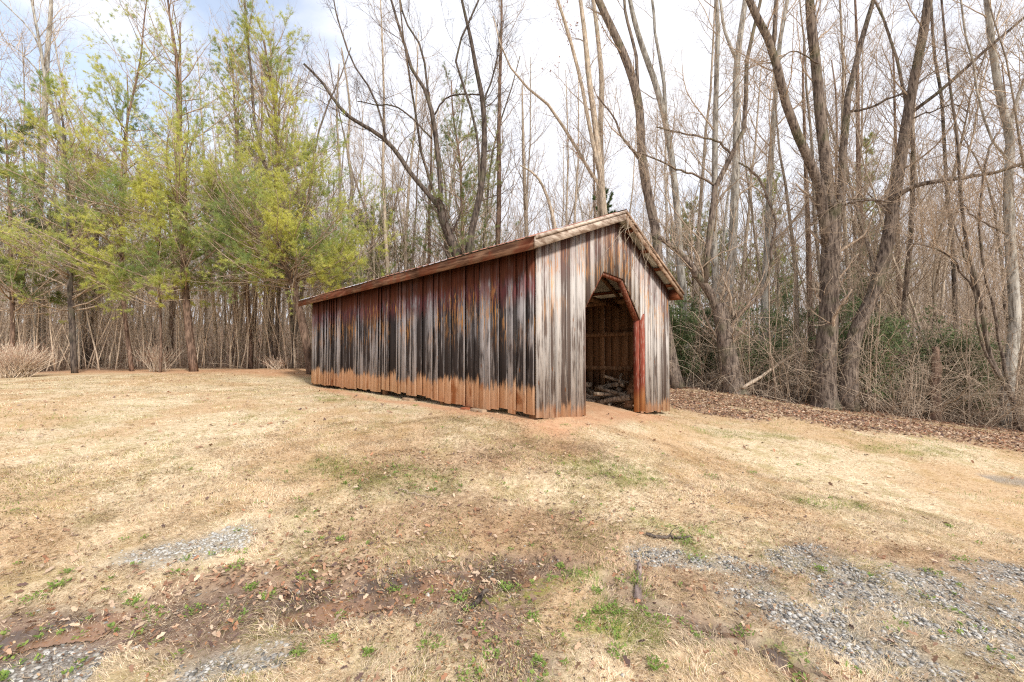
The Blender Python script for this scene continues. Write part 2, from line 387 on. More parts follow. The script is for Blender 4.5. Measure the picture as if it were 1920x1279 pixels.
# wall boards: attributes bid (board), bu (0..1 across), dt (m below the eave), hz (m above the base)
def wallmat(name, light, dark, darkbias, top_in, mag, fleck, clayh, clay_amt, edge=.6):
    g = G(name, .9, 0.0); v = g.obj(); bid = g.attr('bid'); bu = g.attr('bu'); dt = g.attr('dt'); hz = g.attr('hz')
    off = g.mth('MULTIPLY', bid, 37.0)
    fine = g.noise(g.scale(v, 110, 110, 2.6, off), 1.0, 6, .7, .3)
    mid = g.noise(g.scale(v, 11, 11, .55, off), 1.0, 10, .70, .35)
    blot = g.noise(g.scale(v, 3.5, 3.5, 1.6, off), 1.0, 4, .6)
    # weathering: dark tar-like boards, grey bleached edges
    brd = g.mth('SUBTRACT', bid, .5)
    w = g.mth('ADD', g.mth('MULTIPLY', mid, .9), g.mth('MULTIPLY', brd, .36))
    w = g.mth('ADD', w, g.mth('MULTIPLY', g.mth('SUBTRACT', blot, .5), .5))
    w = g.mth('ADD', w, g.mth('MULTIPLY', g.mth('SUBTRACT', g.noise(g.scale(v, .5, .5, .3), 1.0, 2), .5), .5))
    ed = g.mth('ABSOLUTE', g.mth('SUBTRACT', bu, .5))
    w = g.mth('ADD', w, g.mth('MULTIPLY', g.rng(ed, .36, .47), edge * .34))
    w = g.mth('ADD', w, g.mth('MULTIPLY', g.mth('SUBTRACT', fine, .5), .42))
    c = g.mix(g.rng(w, darkbias - .075, darkbias + .085), dark, light)
    c = g.mix(g.mth('MULTIPLY', g.rng(fine, .35, .7), .35), c, g.mix(.5, c, (.02, .016, .016)))
    ck = g.noise(g.scale(v, 70, 70, .9, off), 1.0, 4, .55, .4)
    c = g.mix(g.mth('MULTIPLY', g.rng(ck, .385, .355), .8), c, (.022, .017, .016))
    c = g.mix(g.rng(ed, .478, .492), c, (.03, .024, .022))
    # tan heartwood where the surface split away
    fl = g.noise(g.scale(v, 42, 42, 2.6, g.mth('MULTIPLY', bid, 91.0)), 1.0, 3, .5, 1.0)
    flz = g.mth('MULTIPLY', g.rng(dt, .12, .4), g.rng(dt, 1.55, .7))
    flm = g.mth('MULTIPLY', g.rng(fl, .545, .575), flz)
    flb = g.noise(g.scale(v, 1.8, 1.8, .8), 1.0, 2)
    flm = g.mth('MULTIPLY', flm, g.rng(flb, .42, .55))
    c = g.mix(g.mth('MULTIPLY', flm, fleck), c, (.58, .27, .085))
    # knots
    vo = g.t.nodes.new('ShaderNodeTexVoronoi'); vo.feature = 'F1'; g.lk(g.scale(v, 6, 6, 2.1), vo.inputs['Vector']); vo.inputs['Scale'].default_value = 1.0
    kn = g.rng(vo.outputs['Distance'], .10, .05)
    c = g.mix(g.mth('MULTIPLY', kn, .75), c, (.20, .075, .02))
    # old paint left under the eave: dark red-brown then purplish red
    nz = g.mth('ADD', dt, g.mth('MULTIPLY', g.mth('SUBTRACT', mid, .5), .5))
    if mag > 0:
        mz = g.mth('MULTIPLY', g.rng(nz, .85, .42), g.rng(g.noise(g.scale(v, 14, 14, 3.5), 1.0, 4, .6), .36, .56))
        c = g.mix(g.mth('MULTIPLY', mz, mag), c, (.17, .045, .045))
    tz = g.rng(nz, top_in + .10, top_in - .12)
    rb = g.mix(g.rng(fine, .35, .7), (.055, .018, .010), (.19, .062, .028))
    c = g.mix(g.mth('MULTIPLY', tz, .85), c, rb)
    # splashed clay near the ground
    cz = g.mth('ADD', hz, g.mth('MULTIPLY', g.mth('SUBTRACT', g.noise(g.scale(v, 17, 17, 3.0, off), 1.0, 7, .7), .5), .55))
    cz = g.mth('ADD', cz, g.mth('MULTIPLY', brd, .16))
    cm = g.rng(cz, clayh + .07, clayh - .07)
    clc = g.mix(g.rng(mid, .35, .65), (.60, .34, .19), (.82, .56, .38))
    clc = g.mix(g.rng(blot, .56, .7), clc, (.40, .17, .075))
    c = g.mix(g.mth('MULTIPLY', cm, clay_amt), c, clc)
    g.bump(g.mth('ADD', fine, g.mth('MULTIPLY', mid, .8)), .55, .006)
    return g.fin(c)
M_SIDE = wallmat('weathered_side_boards', (.40, .37, .37), (.052, .043, .042), .505, .34, .7, .95, .45, .95)
M_GABLE = wallmat('weathered_gable_boards', (.50, .465, .44), (.13, .10, .088), .475, .14, .25, .8, .17, .75, .8)
def innermat():
    g = G('inner_boards', .95, 0.0); v = g.obj(); bid = g.attr('bid'); n = g.noise(g.scale(v, 30, 30, 1.2, g.mth('MULTIPLY', bid, 17.0)), 1.0, 3, .5)
    c = g.mix(bid, (.15, .075, .042), (.40, .235, .135)); c = g.mix(g.rng(n, .4, .6, 0, .45), c, (.10, .05, .03)); return g.fin(c)
M_INNER = innermat()

def plainwood(name, a, b, sx=3, sy=30, sz=30, red=0.0):
    g = G(name, .9, 0.0); v = g.obj(); n = g.noise(g.scale(v, sx, sy, sz), 1.0, 5, .6, .4); n2 = g.noise(v, 3.0, 4)
    c = g.mix(g.rng(n, .35, .65), a, b)
    if red: c = g.mix(g.mth('MULTIPLY', g.rng(n2, .45, .6), red), c, (.2, .055, .03))
    g.bump(n, .4, .005); return g.fin(c)
M_FASCIA = plainwood('fascia_wood', (.085, .042, .028), (.27, .155, .10), 30, 2, 30, .5)
M_RAKE = plainwood('rake_wood', (.24, .17, .13), (.58, .49, .42), 5, 5, 18)
M_RAKEB = plainwood('rake_wood_brown', (.15, .09, .06), (.42, .30, .22), 5, 5, 18)
M_FRAME = plainwood('framing_wood', (.16, .085, .045), (.34, .20, .12), 20, 20, 3)
M_REDD = plainwood('purlin_red_brown', (.13, .045, .025), (.26, .10, .055), 20, 3, 20)
def redpaint():
    g = G('worn_red_paint', .9, 0.0); v = g.obj(); n = g.noise(g.scale(v, 40, 40, 5), 1.0, 5, .65)
    hz = g.attr('hz'); c = g.mix(g.rng(n, .3, .7), (.19, .042, .030), (.32, .11, .075))
    c = g.mix(g.rng(n, .57, .64), c, (.38, .27, .22))
    c = g.mix(g.rng(g.mth('ADD', hz, g.mth('MULTIPLY', n, .3)), .62, .30), c, (.42, .20, .09)); g.bump(n, .3, .003)
    return g.fin(c)
M_RED = redpaint()
def roofmat():
    g = G('rusty_sheet_metal', .6, .4); v = g.obj(); n = g.noise(g.scale(v, 3, .8, 3), 1.0, 6, .65); n2 = g.noise(g.scale(v, 1, .35, 1), 1.0, 3)
    c = g.mix(g.rng(n, .35, .65), (.22, .075, .04), (.40, .17, .10))
    c = g.mix(g.rng(n2, .50, .58), c, (.42, .42, .44)); g.bump(n, .2, .003)
    return g.fin(c)
M_ROOF = roofmat()
def undermat():
    g = G('sheet_metal_underside', .55, .4); n = g.noise(g.obj(), 5.0, 5); return g.fin(g.mix(g.rng(n, .35, .65), (.36, .35, .32), (.58, .57, .53)))
M_UNDER = undermat()

def groundmat():
    g = G('ground_soil_and_turf', .95, .15); v = g.obj()
    gr, mu, cl, le, th, ge, mo, fl = [g.attr('m%d' % i) for i in range(8)]
    n1 = g.noise(v, 22.0, 6, .7); n2 = g.noise(v, 3.0, 5, .6); n3 = g.noise(v, .55, 4, .55); n4 = g.noise(v, 90.0, 3, .6)
    straw = g.mix(g.rng(n1, .3, .7), (.42, .31, .19), (.76, .63, .44))
    straw = g.mix(g.mth('MULTIPLY', g.rng(n2, .48, .66), .55), straw, (.34, .27, .11))
    straw = g.mix(g.mth('MULTIPLY', g.rng(n3, .46, .60), .5), straw, (.46, .27, .13))
    c = straw
    c = g.mix(g.mth('MULTIPLY', th, .5), c, g.mix(g.rng(n1, .3, .7), (.20, .105, .055), (.42, .25, .14)))
    c = g.mix(g.mth('MULTIPLY', ge, g.rng(n2, .35, .7, 0, .6)), c, (.26, .24, .09))
    c = g.mix(g.mth('MULTIPLY', cl, g.rng(n2, .25, .55, .35, .9)), c, g.mix(g.rng(n2, .35, .65), (.44, .20, .10), (.58, .36, .22)))
    c = g.mix(fl, c, g.mix(g.rng(n1, .3, .7), (.18, .11, .075), (.42, .27, .18)))
    c = g.mix(g.mth('MULTIPLY', le, .85), c, g.mix(g.rng(n1, .35, .65), (.19, .115, .075), (.46, .31, .20)))
    mudc = g.mix(g.rng(n2, .35, .65), (.10, .064, .047), (.30, .20, .145))
    c = g.mix(mu, c, mudc)
    c = g.mix(g.mth('MULTIPLY', gr, .8), c, g.mix(g.rng(n4, .35, .65), (.12, .105, .09), (.40, .365, .32)))
    c = g.mix(g.mth('MULTIPLY', mo, g.rng(n1, .4, .6)), c, (.25, .26, .03))
    wet = g.mth('MULTIPLY', mu, g.rng(n2, .62, .46))
    g.bump(g.mth('ADD', n1, g.mth('MULTIPLY', n4, .4)), .7, .02)
    rg = g.mth('SUBTRACT', .95, g.mth('MULTIPLY', wet, .80))
    g.lk(g.mth('ADD', .12, g.mth('MULTIPLY', wet, .5)), g.b.inputs['Specular IOR Level'])
    return g.fin(c, rg)
M_GROUND = groundmat()

# ---------------------------------------------------------------- ground
def build_ground():
    def axis(near, far, n, c=0.0):
        t = np.linspace(-1, 1, n); k = 4.6
        return c + far * np.sinh(k * t) / np.sinh(k)
    xs = axis(0, 400, 620); ys = axis(0, 400, 560, 4.0)
    X, Y = np.meshgrid(xs, ys); x = X.ravel(); y = Y.ravel()
    M = masks(x, y); z = Hm(x, y, M)
    ny, nx = X.shape; i = np.arange(ny - 1)[:, None] * nx; j = np.arange(nx - 1)[None]
    Q = np.stack([i + j, i + j + 1, i + nx + j + 1, i + nx + j], -1).reshape(-1, 4)
    o = mk('ground', np.c_[x, y, z], Q, None, M_GROUND, None, {'m%d' % k: M[k] for k in range(8)}, True)
    tag(o, None, None, None, 'structure')
build_ground()
def build_puddle(pix, w, seed):
    pts = [gpt(*p) for p in pix]; a = np.array(pts); lo = a.min(0) - w; hi = a.max(0) + w
    xs = np.arange(lo[0], hi[0], .009); ys = np.arange(lo[1], hi[1], .009); X, Y = np.meshgrid(xs, ys); x = X.ravel(); y = Y.ravel()
    inside = seg_d(x, y, pts) < w * (.45 + 1.1 * fbm(x, y, 7, 4, seed)); c = a.mean(0); zc = Hbase(x, y) - .027
    ny, nx = X.shape; i = np.arange(ny - 1)[:, None] * nx; j = np.arange(nx - 1)[None]; Q = np.stack([i + j, i + j + 1, i + nx + j + 1, i + nx + j], -1).reshape(-1, 4)
    Q = Q[inside[Q].all(1)]; u, inv = np.unique(Q, return_inverse=True)
    return tag(mk('puddle', np.c_[x, y, zc][u], inv.reshape(Q.shape), None, M_WATER, None, None, True), None, None, None, 'structure')
gw = G('muddy_water', .06, .5); M_WATER = gw.fin(gw.mix(gw.rng(gw.noise(gw.obj(), 3.0, 4), .4, .6), (.10, .068, .05), (.26, .145, .085)))
build_puddle([(620, 1112), (760, 1102), (880, 1090), (980, 1075)], .13, 1); build_puddle([(-40, 1212), (60, 1192), (180, 1172)], .12, 2); build_puddle([(1380, 1200), (1470, 1235), (1530, 1279)], .08, 3); build_puddle([(560, 1150), (640, 1160)], .10, 4)
def H(x, y):
    return Hm(np.atleast_1d(np.asarray(x, float)), np.atleast_1d(np.asarray(y, float)))
def h1(x, y): return float(H(x, y)[0])

# ---------------------------------------------------------------- shed
SH = np.array([0.335, 6.0, 0.0]); TH = math.atan2(.697, .717); SZ = 0.53; SHEAR = -0.066
LEN = 9.3; WID = 4.3; EAVE = 2.57; OH = .22; SO = .25; SL = .455
RIDGE_T = WID / 2; RIDGE_Z = EAVE + SL * (RIDGE_T + SO)
shed = empty('wooden_shed', (SH[0], SH[1], SZ), TH)
tag(shed, 'weathered plank shed with rusty metal roof and open chamfered doorway on the lawn', 'shed')
def sw(t, s, z):  # shed-local point with the lean of the old frame
    return np.stack(np.broadcast_arrays(np.asarray(t, float), np.asarray(s, float), np.asarray(z, float) + SHEAR * np.asarray(t, float)), -1)
def s2w(t, s, z=0.0):
    c, n = math.cos(TH), math.sin(TH)
    return np.array([SH[0] + c * t - n * s, SH[1] + n * t + c * s, SZ + z + SHEAR * t])
def roof_under(t): return EAVE - .05 + SL * (np.minimum(t, WID - t) + SO)
rs = random.Random(5)

def board_quad(mb, f, u0, u1, zb, zt, thick, bid, bu, dtf, hzf, tilt=0.0):
    """a plank piece; f(u, off, z) -> local; zb, zt pairs"""
    V = []; BU = []; DT = []; HZ = []
    for off in (0, thick):
        for (u, z, b) in ((u0, zb[0], bu[0]), (u1, zb[1], bu[1]), (u1, zt[1], bu[1]), (u0, zt[0], bu[0])):
            V.append(f(u, off + tilt * (b - .5), z)); BU.append(b); DT.append(dtf(u, z)); HZ.append(hzf(u, z))
    Q = np.array([[0, 1, 2, 3], [7, 6, 5, 4], [0, 4, 5, 1], [1, 5, 6, 2], [2, 6, 7, 3], [3, 7, 4, 0]])
    mb.add(np.array(V).reshape(-1, 3), Q, bid=bid, bu=np.array(BU), dt=np.array(DT), hz=np.array(HZ))

def side_wall(name, t_out, sgn, mat, gap=.004, seed=1, dips=True):
    """long wall: planks upright; sgn -1 = outside faces -t"""
    r = random.Random(seed); mb = MB(); s = 0.0
    while s < LEN - .02:
        w = r.choice([.14, .17, .19, .21, .23]) ; w = min(w, LEN - s)
        if LEN - s - w < .1: w = LEN - s
        bid = r.random(); o = r.uniform(0, .010); tl = r.uniform(-.008, .008)
        dip = .02 + (.035 + .05 * math.exp(-((s - 3.9) / 1.4) ** 2) if dips and s < 6 else 0)
        zb = dip + r.uniform(-.03, .04); z2 = zb + r.uniform(-.012, .012)
        f = lambda u, off, z: sw(t_out + sgn * (o + off), u, z)
        board_quad(mb, f, s + gap * r.uniform(.3, 1.5), s + w - gap * r.uniform(.2, 1.2), (zb, z2), (EAVE + .03, EAVE + .03), .022, bid, (0, 1),
                   lambda u, z: EAVE - .15 - z, lambda u, z: z, tl)
        if r.random() < .5:      # narrow cover strip over a seam
            u0 = s + w - r.uniform(.02, .03)
            if u0 + .05 < LEN:
                board_quad(mb, lambda u, off, z: sw(t_out + sgn * (.034 + off), u, z), u0, u0 + .045, (zb + .01, zb + .01), (EAVE + .02, EAVE + .02), .016, min(1, bid + .3) if r.random() < .7 else 0.1, (0, 1),
                           lambda u, z: EAVE - .15 - z, lambda u, z: z)
        s += w
    return mb.build(name, mat, shed)
side_wall('side_wall', 0.0, -1, M_SIDE, seed=3)
side_wall('rear_side_wall', WID, 1, M_INNER, .005, seed=8, dips=False)

DOOR = [(1.205, 0), (1.205, 1.80), (1.76, 2.52), (2.43, 2.51), (3.05, 1.82), (3.05, 0)]
def door_z(t):
    if t <= 1.205 or t >= 3.05: return 0.0
    return float(np.interp(t, [1.205, 1.76, 2.43, 3.05], [1.80, 2.52, 2.51, 1.82]))
def gable(name, s0, sgn, mat, door, seed, gap=.004):
    r = random.Random(seed); mb = MB(); cuts = [0.0]; t = 0
    kinks = [1.205, 3.05] if door else []
    while t < WID - .02:
        w = r.choice([.10, .12, .14, .16])
        nx = t + w
        for k in kinks + [WID]:
            if t < k - 1e-6 and nx > k - .07: nx = k; break
        t = nx; cuts.append(t)
    sub = sorted(set([RIDGE_T] + ([1.76, 2.43] if door else [])))
    for a, b in zip(cuts[:-1], cuts[1:]):
        bid = r.random(); o = r.uniform(0, .012); tl = r.uniform(-.008, .008); zb = r.uniform(-.03, .02)
        a2 = a + gap * r.uniform(.3, 1.2); b2 = b - gap * r.uniform(.3, 1.2)
        pts = [a2] + [k for k in sub if a2 < k < b2] + [b2]
        for u0, u1 in zip(pts[:-1], pts[1:]):
            f = lambda u, off, z: sw(u, s0 + sgn * (o + off), z)
            e = 1e-4; d0, d1 = (door_z(u0 + e), door_z(u1 - e)) if door else (0, 0)
            zb0 = d0 if d0 > 0 else zb; zb1 = d1 if d1 > 0 else zb
            board_quad(mb, f, u0, u1, (zb0, zb1), (roof_under(u0) - .01, roof_under(u1) - .01), .022, bid, ((u0 - a) / (b - a), (u1 - a) / (b - a)),
                       lambda u, z: float(roof_under(u)) - .03 - z, lambda u, z: z, tl)
    return mb.build(name, mat, shed)
gable('gable_wall', 0.0, -1, M_GABLE, True, 12)
gable('back_wall', LEN, 1, M_INNER, False, 13, .01)

# roof: two ribbed sheets, undersides of bare metal, purlins and rafters below
def roof_side(side):
    ss = np.linspace(-OH - .03, LEN + .62, 250); ts = np.array([-SO - .03, 0.4, 1.0, 1.6, RIDGE_T])
    rib = .014 * (np.abs(((ss / .21) % 1) - .5) < .12)
    V = []
    for t in ts:
        tt = t if side == 0 else WID - t
        z = EAVE + .012 + SL * (t + SO) + (.005 * np.sin(ss * 2.1 + t * 3))
        V.append(sw(np.full(len(ss), tt), ss, z + rib))
    V = np.stack(V); n = len(ss); i = np.arange(len(ts) - 1)[:, None] * n; j = np.arange(n - 1)[None]
    Q = np.stack([i + j, i + j + 1, i + n + j + 1, i + n + j], -1).reshape(-1, 4)
    if side == 0: Q = Q[:, ::-1]
    mk('roof_sheet', V.reshape(-1, 3), Q, None, M_ROOF, shed)
    V2 = V - np.array([0, 0, .006]); mk('roof_underside', V2.reshape(-1, 3), Q[:, ::-1], None, M_UNDER, shed)
roof_side(0); roof_side(1)
mb = MB()
ss = np.linspace(-OH - .04, LEN + .63, 30)
for a, b in zip(ss[:-1], ss[1:]):
    for sg in (-1, 1):
        V = []
        for s_ in (a, b):
            for dt_, dz in ((0, .02), (.13, .02 - .13 * SL)):
                V.append(sw(RIDGE_T + sg * dt_, s_, RIDGE_Z + dz + .01))
        mb.add(np.array(V), np.array([[0, 1, 3, 2]]))
mb.build('ridge_cap', M_ROOF, shed)
for side in (0, 1):
    for k, tt in enumerate([0.08, 0.62, 1.16, 1.72]):
        mb = MB(); t = tt if side == 0 else WID - tt
        z = EAVE + SL * (tt + SO) - .022
        bar(mb, sw(t, -OH + .02, z), sw(t, LEN + .58, z), .09, .024, up=(SL * (-1 if side == 0 else 1), 0, 1), bid=.3)
        mb.build('purlin', M_REDD, shed)
    for s_ in np.linspace(.03, LEN - .03, 9):
        mb = MB(); a, b = (-.02, RIDGE_T - .02)
        ta, tb = (a, b) if side == 0 else (WID - a, WID - b)
        bar(mb, sw(ta, s_ + (.02 if side else -.02), EAVE + SL * (a + SO) - .09), sw(tb, s_ + (.02 if side else -.02), EAVE + SL * (b + SO) - .09), .04, .10)
        mb.build('rafter', M_FRAME, shed)
for s_ in np.linspace(1.2, LEN - .1, 7):
    mb = MB(); bar(mb, sw(.03, s_, 2.36), sw(WID - .03, s_, 2.36), .04, .12); mb.build('tie_beam', M_FRAME, shed)
for t in (.07, WID - .07):
    for s_ in (.08, 2.4, 4.7, 7.0, LEN - .08):
        mb = MB(); bar(mb, sw(t, s_, 0), sw(t, s_, 2.5), .10, .10, up=(1, 0, 0)); mb.build('post', M_FRAME, shed)
    for z in (.87, 1.69, 2.46):
        mb = MB(); bar(mb, sw(t + (.02 if t < 1 else -.0), .14, z), sw(t + (.02 if t < 1 else -.0), LEN - .14, z), .05, .10); mb.build('girt', M_FRAME, shed)
# front door frame behind the planks
def hbar(name, mat, a, b, w, h, s_, up=(0, 1, 0)):
    mb = MB(); A = sw(a[0], s_, a[1]); B = sw(b[0], s_, b[1]); t = unit(B - A); u = np.array([0, 1.0, 0]); s3 = np.cross(t, u)
    c = []
    for p in (A, B):
        for x, y in ((0, -.5), (1, -.5), (1, .5), (0, .5)): c.append(p + s3 * x * w + u * y * h)
    V = np.array(c); Q = np.array([[0, 1, 2, 3], [7, 6, 5, 4], [0, 4, 5, 1], [1, 5, 6, 2], [2, 6, 7, 3], [3, 7, 4, 0]])
    mb.add(V, Q, hz=V[:, 2] + .06 * V[:, 0])
    return mb.build(name, mat, shed)
M_REDBR = redpaint(); M_REDBR.name = 'faded_red_brown_paint'
for n in M_REDBR.node_tree.nodes:
    if n.type == 'MIX':
        if abs(n.inputs[6].default_value[0] - .19) < .001:
            n.inputs[6].default_value = (.12, .04, .026, 1); n.inputs[7].default_value = (.24, .09, .055, 1)
hbar('door_jamb', M_RED, (3.05, 1.82), (3.05, 0.0), -.05, .10, .055)
hbar('door_jamb', M_RED, (1.205, 0.0), (1.205, 1.80), -.05, .15, .08)
hbar('door_brace', M_REDBR, (2.43, 2.51), (3.05, 1.82), -.05, .10, .055)
hbar('door_brace', M_REDBR, (1.205, 1.80), (1.76, 2.52), -.05, .10, .055)
hbar('door_header', M_REDBR, (1.76, 2.52), (2.43, 2.51), -.05, .10, .055)
mb = MB(); V = []
for off in (.0, -.056):
    for (u, z) in ((3.050, .02), (3.165, .02), (3.16, 1.95), (3.095, 1.90), (3.050, 1.81)): V.append(sw(u, off, z))
V = np.array(V)
mb.add(V, np.array([[0, 5, 6, 1], [1, 6, 7, 2], [2, 7, 8, 3], [3, 8, 9, 4], [4, 9, 5, 0]]), np.array([[5, 9, 8], [5, 8, 7], [5, 7, 6]]), hz=V[:, 2] + .2 - .12)
mb.build('door_trim', M_RED, shed)
# fascia along the near eave, rakes up the gable
def plank(name, mat, pts, thick_vec):
    V = np.array(pts); V = np.vstack([V, V + np.array(thick_vec)])
    Q = np.array([[0, 1, 2, 3], [7, 6, 5, 4], [0, 4, 5, 1], [1, 5, 6, 2], [2, 6, 7, 3], [3, 7, 4, 0]])
    return mk(name, V, Q, None, mat, shed)
zt = EAVE - .004
joints = [-OH, 2.9, 6.2, LEN + .6]
for k in range(3):
    a, b = joints[k] + (.003 if k else 0), joints[k + 1] - .003
    plank('fascia', M_FASCIA, [sw(-SO, a, zt - .17), sw(-SO, b, zt - .165), sw(-SO, b, zt), sw(-SO, a, zt)], (.022, 0, .001))
for k in range(3):
    a, b = joints[k] + (.003 if k else 0), joints[k + 1] - .003
    plank('fascia', M_FASCIA, [sw(WID + SO, a, zt - .13), sw(WID + SO, b, zt - .13), sw(WID + SO, b, zt), sw(WID + SO, a, zt)], (-.022, 0, .001))
def rake(side, mat, w, s_, dz=0.0, t_a=-SO - .005, name='rake_board'):
    f = (lambda t: t) if side == 0 else (lambda t: WID - t)
    za = EAVE + SL * (t_a + SO) + dz; zb = EAVE + SL * (RIDGE_T + SO) + dz
    pts = [sw(f(t_a), s_, za - w), sw(f(RIDGE_T), s_, zb - w), sw(f(RIDGE_T), s_, zb), sw(f(t_a), s_, za)]
    return plank(name, mat, pts, (0, .022, 0))
rake(0, M_RAKE, .17, -OH - .026); rake(1, M_RAKEB, .15, -OH - .025)
rake(0, M_RAKE, .05, -OH - .05, .012, name='rake_trim'); rake(1, M_RAKEB, .045, -OH - .048, .012, name='rake_trim')
rake(0, M_RAKEB, .17, LEN + .6, t_a=-SO + .002); rake(1, M_RAKEB, .15, LEN + .6, t_a=-SO + .003)
# soffit closer at the low end of the far rake
plank('soffit_block', M_REDD, [sw(WID + .02, -OH, EAVE - .14), sw(WID + SO - .026, -OH, EAVE - .14), sw(WID + SO - .026, -OH, EAVE - .02), sw(WID + .02, -OH, EAVE + .06)], (0, .2, 0))
# pale sticks caught on the frame
mb = MB(); bar(mb, sw(2.72, -.07, 2.07), sw(2.98, .0, 2.25), .012, .012); mb.build('wire_scrap', M_TWIGP, shed)
mb = MB(); bar(mb, sw(1.55, .45, 2.28), sw(2.1, .5, 2.30), .015, .012); mb.build('wire_scrap', M_TWIGP, shed)

# firewood inside
M_LOG = bark('log_bark', (.12, .09, .068), (.42, .33, .25), 0, 1.2, .25); M_CUT = plainwood('cut_wood', (.40, .27, .16), (.60, .44, .28), 20, 20, 20)
rg = np.random.default_rng(7)
LOGW = ['long', 'short', 'forked', 'thick', 'slim', 'bent']
for k in range(72):
    layer = k // 15; q = k % 15
    s_ = .55 + q * .19 + rg.uniform(-.05, .05) + layer * .07; t_ = rg.uniform(3.2, 3.7) + layer * .11
    z_ = .12 + layer * .13 * (.6 + .4 * math.sin(q * .9 + 1)) + rg.uniform(-.03, .05)
    ln = rg.uniform(.45, .85); rr = rg.uniform(.028, .068); a = rg.uniform(-.75, .75) + (math.pi / 2 if rg.random() < .45 else 0)
    d = unit(np.array([math.cos(a), math.sin(a), rg.uniform(-.4, .4)]))
    c = np.array([min(t_, 4.0), s_, z_ + SHEAR * t_])
    A = c - d * ln / 2; B = c + d * ln / 2
    A[0] = min(A[0], 4.1); B[0] = min(B[0], 4.1); A[2] = max(A[2], .06 - .066 * A[0]); B[2] = max(B[2], .06 - .066 * B[0])
    P = resample(np.array([A, (A + B) / 2 + rg.normal(0, .05, 3), B]), 6)[None]
    m = MB(); sweep(m, P, np.full((1, 6), rr) * rg.uniform(.85, 1.1, (1, 6)), 8, rng=rg, rough=.25)
    lab = ('slim crooked' if rr < .06 else 'thick rough') + ' firewood log ' + ['at the bottom', 'near the bottom', 'halfway up', 'near the top', 'on the very top'][layer] + ' of the heap inside the shed doorway'
    w0 = s2w(c[0], c[1], 0); cw, sn = math.cos(TH), math.sin(TH)
    V = np.concatenate(m.V) ; Vw = np.c_[SH[0] + cw * V[:, 0] - sn * V[:, 1], SH[1] + sn * V[:, 0] + cw * V[:, 1], SZ + V[:, 2]]
    org = Vw.mean(0)
    o = mk('firewood_log', Vw - org, m.Q[0], m.T[0], M_LOG, None, None, True); o.location = org
    tag(o, lab, 'log', 'firewood, ' + lab[:14] + ' logs in layer ' + 'ABCDE'[layer] + ' of the heap')
pl = empty('loose_plank', s2w(3.5, .75, 0)); tag(pl, 'weathered plank leaning against the firewood inside the doorway', 'plank')
mb = MB(); a = s2w(3.2, .35, .05); b = s2w(4.05, .62, .95); bar(mb, a - s2w(3.5, .75, 0), b - s2w(3.5, .75, 0), .16, .025, up=(-.5, -.8, .3)); mb.build('board', M_FRAME, pl)

# blocks under the low side wall
for (s_, w, lab, m) in ((3.45, .32, 'pale split stone block wedged under the middle of the long wall', (.40, .27, .17)), (1.55, .2, 'small red brick showing under the long wall left of a flat block', (.36, .12, .06)),
                        (1.2, .34, 'flat tan block under the long wall nearest the front corner', (.42, .30, .2))):
    g = G('block_stone', .9); nn = g.noise(g.obj(), 12, 5); g.bump(nn, .6, .01); mt = g.fin(g.mix(g.rng(nn, .3, .7), tuple(x * .6 for x in m), m))
    c = s2w(-.03, s_, 0); mb = MB()
    V = np.array([[x * w / 2 * (1 - .06 * (z > 0)), y * .09, z * .05] for z in (-1, 1) for x, y in ((-1, -1), (1, -1), (1, 1), (-1, 1))]) + rg.normal(0, .006, (8, 3))
    mb.add(V, BOXQ); o = mb.build('foundation_block', mt); o.location = (c[0], c[1], SZ - .015); o.rotation_euler = (0, 0, TH + math.pi / 2)
    bv = o.modifiers.new('b', 'BEVEL'); bv.width = .012; bv.segments = 2
    tag(o, lab, 'block')

